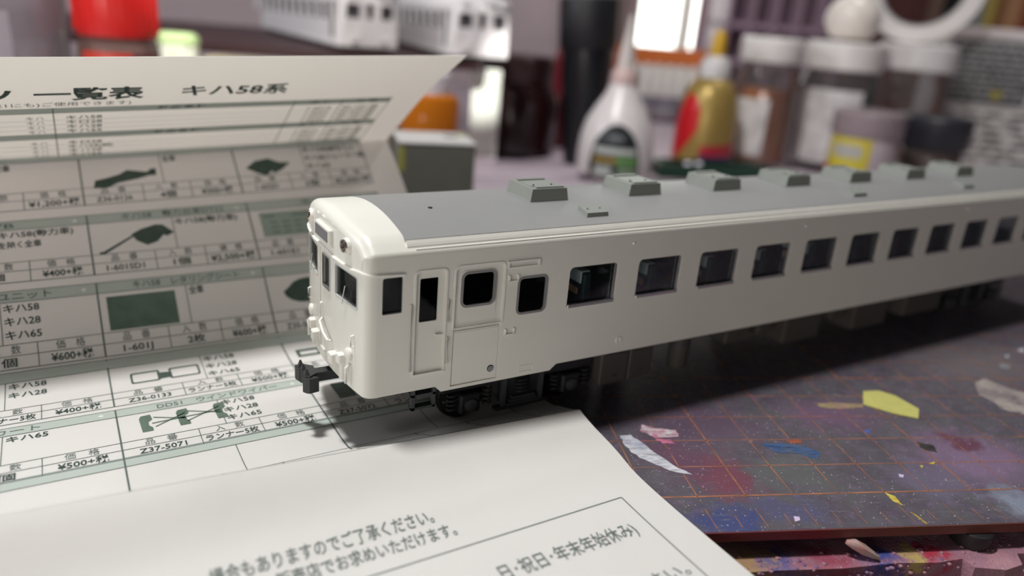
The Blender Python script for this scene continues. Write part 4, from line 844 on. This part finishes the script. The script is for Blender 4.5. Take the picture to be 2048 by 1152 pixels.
# two unpainted white car bodies
rawm = mat('raw_white_resin', (0.78, 0.75, 0.76), 0.5, noise=(1.5, 0.05)); dkin = mat('dark_window_void', (0.10, 0.09, 0.10), 0.8)
def car_body(loc, rz, label, L=24.0):
    t = empty('white_car_body', loc, rz, label, 'model train', 'unpainted white car bodies on the shelf'); W, H = 3.4, 3.3; sh = MB()
    hs = [rrect(2.6 + 1.84 * k, 1.3, 3.8 + 1.84 * k, 2.25, 0.08, 2) for k in range(11)] + [rrect(0.45, 1.5, 0.9, 2.3, 0.05, 2), rrect(1.3, 0.35, 2.1, 2.35, 0.06, 2)]
    for s in (-1, 1): q = panel2d([(0.25, 0), (L, 0), (L, 2.75), (0.25, 2.75)], hs, 0.1).map(lambda u, v, w: (u, s * (W / 2 - w), v)); sh.add(q.v, q.f)
    sec_ = [(-W / 2, 2.7), (-W / 2 + .05, 2.9), (-W / 2 + .25, 3.05)] + [(-1.4 + 0.28 * k, 3.08 + 0.2 * (1 - ((-1.4 + .28 * k) / 1.4) ** 2)) for k in range(11)] + [(W / 2 - .25, 3.05), (W / 2 - .05, 2.9), (W / 2, 2.7)]
    m = len(sec_); sh.add([(x, y, z) for x in (0.25, L) for y, z in sec_], [(k, k + 1, m + k + 1, m + k) for k in range(m - 1)])
    sh.add([(0.25, y, z) for y, z in sec_] + [(0.02, y * 0.93, 2.45 + (z - 2.45) * 0.86) for y, z in sec_], [(k, k + 1, m + k + 1, m + k) for k in range(m - 1)])
    q = panel2d([(-W / 2 * .93, 0)] + [(W / 2 * .93, 0)] + [(y * .93, 2.45 + (z - 2.45) * .86) for y, z in reversed(sec_)], [rrect(-1.35, 1.5, -0.5, 2.25, 0.06, 2), rrect(0.5, 1.5, 1.35, 2.25, 0.06, 2), rrect(-0.2, 1.5, 0.2, 2.3, .04, 2)], 0.1).map(lambda u, v, w: (0.02 + w, u, v)); sh.add(q.v, q.f)
    for s in (-1, 1): sh.add([(0.25, s * W / 2, 0), (0.25, s * W / 2, 2.75), (0.02, s * W / 2 * .93, 2.7), (0.02, s * W / 2 * .93, 0)], [(0, 1, 2, 3)])
    sh.build('car_shell', rawm, t, 35)
    MB().box(0.3, -1.3, 0.3, L - 0.2, 1.3, 2.6).build('inner_core', dkin, t)
    for s in (-1, 1):
        MB().box(-0.1, s * 0.95 - 0.25, 0.25, 0.05, s * 0.95 + 0.25, 0.6, 0.03).build('jumper_box', rawm, t); MB().lathe([(0.17, 0), (0.17, 0.15), (0.1, 0.2)], 14).map(lambda x, y, z: (-z + 0.03, s * 1.1 + x, 2.75 + y)).build('headlight', rawm, t, 40)
        MB().box(-0.06, s * 0.55 - 0.05, 0.1, 0.03, s * 0.55 + 0.05, 2.5).build('door_pillar', rawm, t); MB().box(-0.15, s * 1.2 - .1, 0, 0.05, s * 1.2 + 0.1, 0.25).build('step', rawm, t)
    MB().box(0.4, -1.5, -0.32, L - 0.5, 1.5, 0.02).build('floor_block', mat('dark_floor', (0.03, 0.02, 0.022), 0.6), t)
    return t
CARZ = ZD + 6.25 + 0.325
hd = math.atan2(0.93, 0.02)
car_body((6.9, 30.3, CARZ), hd, 'white car body on the maroon shelf, the left one of two', 20)
car_body((12.2, 27.0, CARZ), math.radians(80), 'white car body on the maroon shelf, right one, above the dark brown jar', 20)
# amber bottle with white cap
g = vessel('amber_bottle', 7.75, 23.9, ZM + 0.012, 'amber bottle with pale cap standing behind the small grey carton', 'bottle')
p = [(1.35, 0), (1.48, 0.2), (1.48, 4.0), (1.35, 4.25), (0.9, 4.4)]
turned('bottle_body', p, glass('amber_glass', (0.95, 0.42, 0.08), 0.2, 0.05, 0.7, (0.62, 0.19, 0.015)), g); turned('cap', [(0.98, 4.3), (1.0, 4.4), (1.0, 5.3), (0.9, 5.4)], mat('pale_lilac_cap', (0.72, 0.68, 0.74), 0.45), g)
# small grey carton
c = empty('small_carton', (5.35, 18.2, ZM + 0.012), -0.28, 'small grey carton with pale top and yellow corner marks behind the railcar roof', 'carton')
MB().box(-1.62, -1.4, 0, 1.62, 1.4, 3.05, 0.06).build('carton_body', mat('grey_card', (0.13, 0.13, 0.105), 0.7, noise=(1.2, 0.15)), c)
MB().box(-1.65, -1.43, 3.02, 1.65, 1.43, 3.14, 0.05).build('carton_top', mat('pale_card', (0.50, 0.49, 0.48), 0.7, noise=(1, 0.1)), c)
yg = mat('yellow_green_print', (0.33, 0.33, 0.05), 0.6)
for q in ((-1.63, -1.41, 1.9, -1.4, -1.39, 2.9), (1.2, 0.6, 3.14, 1.6, 1.1, 3.15), (-1.1, -1.41, 0.3, -0.6, -1.39, 0.8)): MB().box(*q).build('printed_mark', yg, c)
MB().box(0.5, 0.0, 3.14, 1.1, 0.5, 3.15).build('printed_logo', mat('dark_green_print', (0.06, 0.09, 0.08), 0.6), c)
# dark brown jar
g = vessel('brown_jar', 18.4, 33.2, ZD, 'squat dark brown glass jar with broad dark lid left of the black bottle', 'jar')
turned('jar_body', [(2.6, 0), (2.95, 0.3), (3.0, 3.6), (2.7, 4.4), (2.3, 4.8)], mat('dark_brown_glass', (0.022, 0.006, 0.007), 0.15, 0.6), g); turned('lid', [(2.45, 4.8), (2.5, 4.9), (2.5, 6.3), (2.3, 6.5), (0.1, 6.55)], mat('dark_maroon_lid', (0.035, 0.012, 0.014), 0.35), g)
# dark red tube behind it
g = vessel('red_tube', 23.6, 35.0, ZD, 'dark red tube standing between the brown jar and the black bottle', 'tube'); p = [(0.85, 0), (0.9, 0.3), (0.9, 6.2), (0.6, 7.0)]
turned('tube_body', p, mat('dark_red_plastic', (0.22, 0.018, 0.03), 0.35), g); turned('tube_cap', [(0.62, 7.0), (0.62, 8.3), (0.5, 8.5)], mat('pale_tube_cap', (0.6, 0.5, 0.5), 0.45), g)
# black bottle, slightly leaning
g = vessel('black_bottle', 21.2, 28.6, ZD, 'tall black bottle with long cap leaning to the right behind the clear glue bottle', 'bottle')
q = math.radians(3.5); mt = Matrix.Rotation(q, 4, Vector((math.sin(-face_cam(21.2, 28.6)) * 0 + 1, 0, 0)))
def lean(mb): mb.v = [tuple(mt @ Vector(v)) for v in mb.v]; return mb
lean(MB().lathe([(1.2, 0.08), (1.25, 0.3), (1.38, 2.8), (1.55, 5.3), (1.6, 7.2), (1.6, 7.3)], 32)).build('bottle_body', mat('black_gloss', (0.008, 0.009, 0.012), 0.3), g, 40)
lean(MB().lathe([(1.72, 7.3), (1.8, 7.4), (1.86, 10.2), (1.8, 10.35), (0.2, 10.4)], 32)).build('bottle_cap', mat('black_matt', (0.010, 0.010, 0.013), 0.5), g, 40)
# clear glue bottle with pointed nozzle
g = vessel('glue_bottle', 19.75, 23.4, ZM, 'clear white pointed glue bottle with arched black and green label', 'glue bottle')
p = [(2.1, 0), (2.25, 0.15), (2.25, 1.2), (2.15, 2.2), (1.9, 3.1), (1.45, 3.9), (1.0, 4.6), (0.75, 5.2)]
turned('bottle_body', p, mat('milky_plastic', (0.68, 0.64, 0.64), 0.3, 0.5), g); turned('collar', [(0.78, 5.2), (0.8, 5.3), (0.72, 5.9), (0.55, 6.1)], mat('pale_pink_collar', (0.55, 0.40, 0.38), 0.4), g)
turned('nozzle', [(0.52, 6.1), (0.42, 7.0), (0.22, 8.2), (0.10, 9.0)], mat('milky_nozzle', (0.55, 0.5, 0.48), 0.35), g)
lb = patch(p, -0.68, 0.68, 0.1, 2.9, 0.03, 20, 8, top=lambda t: 0.9 + 2.2 * math.sqrt(max(0, 1 - (2 * t - 1) ** 2))).build('label', mat('black_label', (0.014, 0.02, 0.022), 0.4), g)
patch(p, -0.55, 0.55, 1.45, 1.8, 0.05).build('label_band', mat('pale_print', (0.45, 0.48, 0.46), 0.5), lb); patch(p, -0.55, 0.05, 0.95, 1.25, 0.05).build('label_band', mat('amber_print', (0.32, 0.22, 0.05), 0.5), lb); patch(p, 0.05, 0.6, 0.8, 1.35, 0.05).build('label_band', mat('green_print', (0.12, 0.26, 0.08), 0.5), lb)
patch(p, -0.5, -0.05, 0.15, 0.75, 0.05).build('label_band', mat('pale_print', (0.45, 0.48, 0.46), 0.5), lb); patch(p, 0.1, 0.6, 0.15, 0.7, 0.05).build('label_band', mat('dull_green_print', (0.22, 0.3, 0.2), 0.5), lb); patch(p, -0.2, 0.2, 2.2, 2.5, 0.05).build('label_band', mat('grey_print', (0.13, 0.14, 0.15), 0.5), lb)
# gold glue bottle
g = vessel('gold_glue_bottle', 28.8, 25.4, ZM, 'gold glue bottle with red swoosh label and yellow tip', 'glue bottle')
p = [(1.8, 0), (1.95, 0.15), (1.95, 2.2), (1.85, 3.6), (1.65, 4.7), (1.25, 5.4), (0.9, 5.6)]
turned('bottle_body', p, mat('gold_plastic', (0.42, 0.29, 0.085), 0.35, 0.5, 0.35), g)
patch(p, -1.45, -0.25, 0.1, 4.6, 0.04, 18, 12, top=lambda t: 0.9 + 3.7 * math.sin(math.pi * min(1, 0.12 + 0.62 * t)), bot=lambda t: 0.1 + 2.3 * t * t).build('label', mat('red_swoosh', (0.62, 0.012, 0.018), 0.35), g)
patch(p, -0.1, 1.5, 0.75, 1.6, 0.04, top=lambda t: 1.35 + 0.3 * t).build('label', mat('red_print', (0.5, 0.03, 0.05), 0.4), g); patch(p, -0.1, 1.5, 0.2, 0.72, 0.04).build('label', mat('navy_print', (0.03, 0.03, 0.14), 0.4), g)
turned('collar', [(1.0, 5.6), (1.02, 6.4), (0.7, 6.9), (0.5, 7.0)], mat('white_collar', (0.62, 0.60, 0.60), 0.4), g); turned('tip', [(0.46, 7.0), (0.5, 7.1), (0.42, 8.2), (0.2, 8.6)], mat('yellow_tip', (0.62, 0.36, 0.02), 0.4), g)
# green tray they stand near
c = empty('green_tray', (25.3, 21.2, ZM), DA, 'low dark green tray in front of the gold glue bottle', 'tray')
MB().box(-3.4, -1.0, 0, 3.4, 1.0, 0.25, 0.05).build('tray_base', mat('dark_green_plastic', (0.012, 0.05, 0.03), 0.2), c)
for q in ((-3.4, -1.0, 0.25, 3.4, -0.85, 0.9), (-3.4, 0.85, 0.25, 3.4, 1.0, 0.9), (-3.4, -0.85, 0.25, -3.25, 0.85, 0.9), (3.25, -0.85, 0.25, 3.4, 0.85, 0.9)): MB().box(*q).build('tray_rim', mat('dark_green_plastic', (0.012, 0.05, 0.03), 0.2), c)
for x in (-1.7, -1.0): MB().lathe([(0.22, 0.9), (0.22, 0.95), (0.15, 1.05), (0.03, 1.1)], 14, x, -0.92).build('glass_bead', mat('bright_bead', (0.85, 0.87, 0.95), 0.05, 0.8), c, 60)
# jars
def jar(name, x, y, R, H, label, content, ch_, cap_m, caph, lab=None, grp='jars at the back right', z=ZM):
    g = vessel(name, x, y, z, label, 'jar', grp)
    p = [(R * .92, 0), (R, 0.15), (R, H * .80), (R * .93, H * .9), (R * .86, H)]
    turned('jar_body', p, glass('jar_glass', (0.80, 0.79, 0.80), 0.25, 0.04, 0.12, (0.5, 0.48, 0.48)), g)
    turned('contents', [(R * .84, 0.12), (R * .93, 0.2), (R * .93, ch_), (R * .9, ch_ + .02)], content, g)
    cp = turned('lid', [(R * .95, H), (R * .98, H + .08), (R * .98, H + caph - .15), (R * .9, H + caph), (0.1, H + caph + .02)], cap_m, g, 40)
    if lab:
        for (a0, a1, z0, z1, m) in lab: patch(p, a0, a1, z0, z1).build('label', m, g)
    return g
capw = mat('milky_white_lid', (0.80, 0.77, 0.75), 0.35); capw2 = mat('white_lid', (0.86, 0.83, 0.84), 0.35); orl = mat('orange_liquid', (0.80, 0.26, 0.06), 0.3); grl = mat('clear_grey_liquid', (0.25, 0.23, 0.23), 0.3)
wl = mat('white_label', (0.86, 0.84, 0.84), 0.6, noise=(0.9, 0.3, (0.62, 0.60, 0.60)))
jar('storage_jar', 34.3, 25.7, 2.2, 6.8, 'jar of orange liquid with milky white lid right of the gold glue bottle', orl, 5.0, capw, 1.6, [(-0.9, 0.2, 0.6, 4.4, wl)])
g = jar('storage_jar', 40.6, 24.6, 2.75, 6.6, 'big jar with white label and a white ball on its lid', grl, 4.6, capw, 1.9, [(-0.9, 0.7, 0.2, 5.3, wl)])
ball = MB(); ball.lathe([(1.85 * math.cos(t), 1.5 + 1.85 * math.sin(t) * 0.95) for t in [(-0.85 + 2.42 * k / 12) for k in range(13)]], 32).build('white_ball', mat('white_ball_plastic', (0.82, 0.76, 0.70), 0.25), None, 60, (40.6, 24.6, ZM + 8.52))
tag(bpy.data.objects['white_ball'], 'white plastic ball sitting on the lid of the big jar', 'ball')
jar('storage_jar', 48.6, 24.2, 2.9, 6.9, 'clear jar with broad white lid and an orange level line, under the white tape ring', orl, 3.3, capw2, 1.9)
g = vessel('paint_jar', 37.2, 19.2, ZM, 'small jar with mauve lid and yellow label behind the railcar roof', 'jar', 'jars at the back right')
p = [(2.0, 0), (2.1, 0.15), (2.1, 2.7), (2.0, 2.9)]
turned('jar_body', p, mat('mauve_jar', (0.55, 0.47, 0.50), 0.25), g); turned('lid', [(2.2, 2.8), (2.25, 2.9), (2.25, 4.3), (2.1, 4.45), (0.1, 4.5)], mat('mauve_lid', (0.30, 0.24, 0.26), 0.3), g)
lb = patch(p, -1.2, 0.25, 0.3, 2.75).build('label', mat('yellow_label', (0.62, 0.52, 0.05), 0.5), g); patch(p, -0.9, 0.0, 1.5, 2.3, 0.05).build('label_window', mat('grey_print2', (0.45, 0.44, 0.42), 0.5), lb); patch(p, -1.4, -1.0, 0.2, 0.9, 0.05).build('label_spot', mat('red_print', (0.5, 0.03, 0.05), 0.4), lb)
g = vessel('paint_jar', 44.6, 18.9, ZM, 'small brown-glass jar with black lid right of the yellow-labelled jar', 'jar', 'jars at the back right')
turned('jar_body', [(1.9, 0), (2.0, 0.15), (2.0, 1.9), (1.85, 2.1)], mat('brown_grey_glass', (0.12, 0.095, 0.085), 0.12, 0.6), g); turned('lid', [(2.25, 2.0), (2.3, 2.1), (2.3, 4.0), (2.15, 4.15), (0.1, 4.2)], mat('black_lid', (0.025, 0.026, 0.034), 0.4), g)
# white tape ring on top of the clear jar
mb = MB(); R0, R1, hw = 3.1, 4.3, 0.9
mb.lathe([(R0, -hw), (R1, -hw), (R1, hw), (R0, hw), (R0, -hw)], 48, cap=False)
tr = empty('tape_ring', (50.6, 26.2, ZM + 8.85 + 4.32), 0, 'big white tape ring standing on edge on the clear jar lid', 'tape'); 
o = mb.build('tape_roll', mat('white_tape', (0.74, 0.70, 0.68), 0.5), tr, 40); o.rotation_euler = (math.radians(90), math.radians(0), math.radians(-62))
o = MB().lathe([(R0 - 0.15, -hw * .98), (R0, -hw * .98), (R0, hw * .98), (R0 - 0.15, hw * .98), (R0 - 0.15, -hw * .98)], 48, cap=False).build('tape_core', mat('grey_core', (0.32, 0.31, 0.31), 0.5), tr, 40); o.rotation_euler = (math.radians(90), 0, math.radians(-62))
# carton printed with small text
c = empty('printed_carton', (59.8, 23.2, ZD), DA - 0.35, 'grey carton covered in rows of small print at the right edge', 'carton')
MB().box(-5.6, -3, 0, 7.5, 3, 10.4, 0.1).build('carton_body', mat('grey_print_card', (0.66, 0.64, 0.62), 0.6, noise=(1.6, 0.15)), c); MB().box(-5.7, -3.1, 10.3, 7.6, 3.1, 11.0, 0.1).build('carton_lid', mat('pinkish_white_card', (0.82, 0.76, 0.76), 0.6), c)
MB().box(-5.5, -3.06, 5.2, 0.9, -3.0, 10.1).build('dark_panel', mat('charcoal_print', (0.10, 0.105, 0.11), 0.5), c); MB().box(1.2, -3.05, 4.6, 7.4, -3.0, 10.2).build('photo_panel', mat('mottled_print', (0.7, 0.68, 0.66), 0.6, noise=(1.1, 0.15, (0.04, 0.04, 0.04))), c)
mb = MB()
for k in range(9):
    z = 9.5 - 0.48 * k; x = -5.2
    while x < 0.3:
        w = random.uniform(0.3, 1.1); mb.box(x, -3.09, z, min(0.6, x + w), -3.06, z + (0.28 if k == 0 else 0.16)); x += w + random.uniform(0.12, 0.4)
tag(mb.build('print_rows', mat('light_grey_print', (0.5, 0.49, 0.49), 0.6), c), kind='stuff'); MB().lathe([(0.42, 0), (0.42, 0.03)], 20).map(lambda x, y, z: (-1.4 + x, -3.09 - z, 6.0 + y * 0.8)).build('yellow_spot', mat('yellow_print', (0.42, 0.36, 0.03), 0.6), c)
mb = MB()
for k in range(7):
    z = 4.3 - 0.6 * k; x = -5.3
    while x < 7.0:
        w = random.uniform(0.5, 1.8); mb.box(x, -3.05, z, min(7.3, x + w), -3.0, z + 0.26); x += w + random.uniform(0.3, 1.2)
tag(mb.build('print_rows', mat('dark_grey_print', (0.09, 0.09, 0.09), 0.6), c), kind='stuff')
# books on the right
cols = [(0.09, 0.035, 0.03), (0.16, 0.10, 0.08), (0.012, 0.014, 0.016), (0.03, 0.034, 0.04), (0.24, 0.27, 0.29), (0.45, 0.34, 0.09), (0.25, 0.11, 0.05), (0.5, 0.27, 0.14), (0.30, 0.09, 0.05), (0.36, 0.30, 0.26), (0.05, 0.09, 0.14)]
cname = ['maroon', 'brown', 'black', 'charcoal', 'pale grey', 'mustard', 'rust brown', 'orange', 'brick red', 'beige', 'navy']
a = 0.0; bo = Vector((69.5, 39.5, 0))
for k, (cl, nm) in enumerate(zip(cols, cname)):
    w = (2.2, 1.6, 2.0, 1.2, 1.5, 1.4, 1.0, 1.8, 1.5, 1.9, 1.4)[k]; h = 19 + 2.2 * math.sin(k * 2.1); p_ = bo + DU * (a + w / 2)
    bk = empty('book', (p_.x, p_.y, ZD), DA, nm + ' book spine standing in the row behind the printed carton', 'book', 'books behind the printed carton')
    MB().box(-w / 2 + 0.1, 0.12, 0.15, w / 2 - 0.1, 11.5, h - 0.15).build('pages', mat('book_pages', (0.6, 0.56, 0.48), 0.8), bk)
    MB().box(-w / 2, 0, 0, w / 2, 0.12, h).box(-w / 2, 0.12, 0, -w / 2 + 0.1, 12, h).box(w / 2 - 0.1, 0.12, 0, w / 2, 12, h).build('cover', mat('cover_' + nm.replace(' ', '_'), cl, 0.5), bk); a += w + 0.06
# purple rack with dark slots
rk = empty('storage_rack', (66.5, 54.5, ZD), DA, 'mauve storage rack with dark upright slots below the window', 'rack')
pm = mat('mauve_rack', (0.42, 0.30, 0.38), 0.5)
for z in (0.0, 5.6, 9.6, 19.5): MB().box(-7, -2.5, z, 8, 3, z + 0.7).build('shelf_board', pm, rk)
MB().box(-7, 2.8, 0.0, 8, 3.1, 20).build('back_board', mat('dark_plum', (0.035, 0.014, 0.025), 0.6), rk)
for k in range(6): MB().box(-7 + 2.9 * k, -2.5, 0.7, -6.5 + 2.9 * k, 3, 19.5).build('divider', pm, rk)
# brush pot and white-handled brushes under the window
bp_ = empty('brush_holder', (44.0, 48.0, ZD), DA, 'orange wooden brush holder below the bright window', 'holder')
orw = mat('orange_wood2', (0.75, 0.20, 0.05), 0.45, noise=(0.6, 0.3))
MB().box(-4.2, -1.6, 0, 4.2, 1.6, 0.5).build('holder_base', orw, bp_); MB().box(-4.2, -1.6, 5.6, 4.2, 1.6, 7.1).build('holder_rail', orw, bp_)
for s in (-4.2, 3.8): MB().box(s, -1.6, 0.5, s + 0.4, 1.6, 5.6).build('holder_end', orw, bp_)
for k in range(6):
    x, y, z = -3.2 + 1.15 * k, -2.3, 0.0
    pos = Vector((44.0, 48.0, ZD)) + DU * x + DN * y
    br = empty('paint_pen', pos, DA, 'white-handled pen in the row before the orange holder, number %s from the left' % ('one', 'two', 'three', 'four', 'five', 'six')[k], 'pen', 'white pens by the orange holder')
    MB().lathe([(0.36, 0), (0.42, 0.2), (0.42, 2.6)], 14).build('pen_cap', mat('slate_cap_%d' % (k % 2), (0.25, 0.24, 0.30) if k % 2 else (0.16, 0.15, 0.19), 0.5), br, 40); MB().lathe([(0.42, 2.6), (0.44, 2.7), (0.44, 5.3), (0.3, 5.6)], 14).build('pen_body', mat('white_pen', (0.95, 0.92, 0.86), 0.4), br, 40)
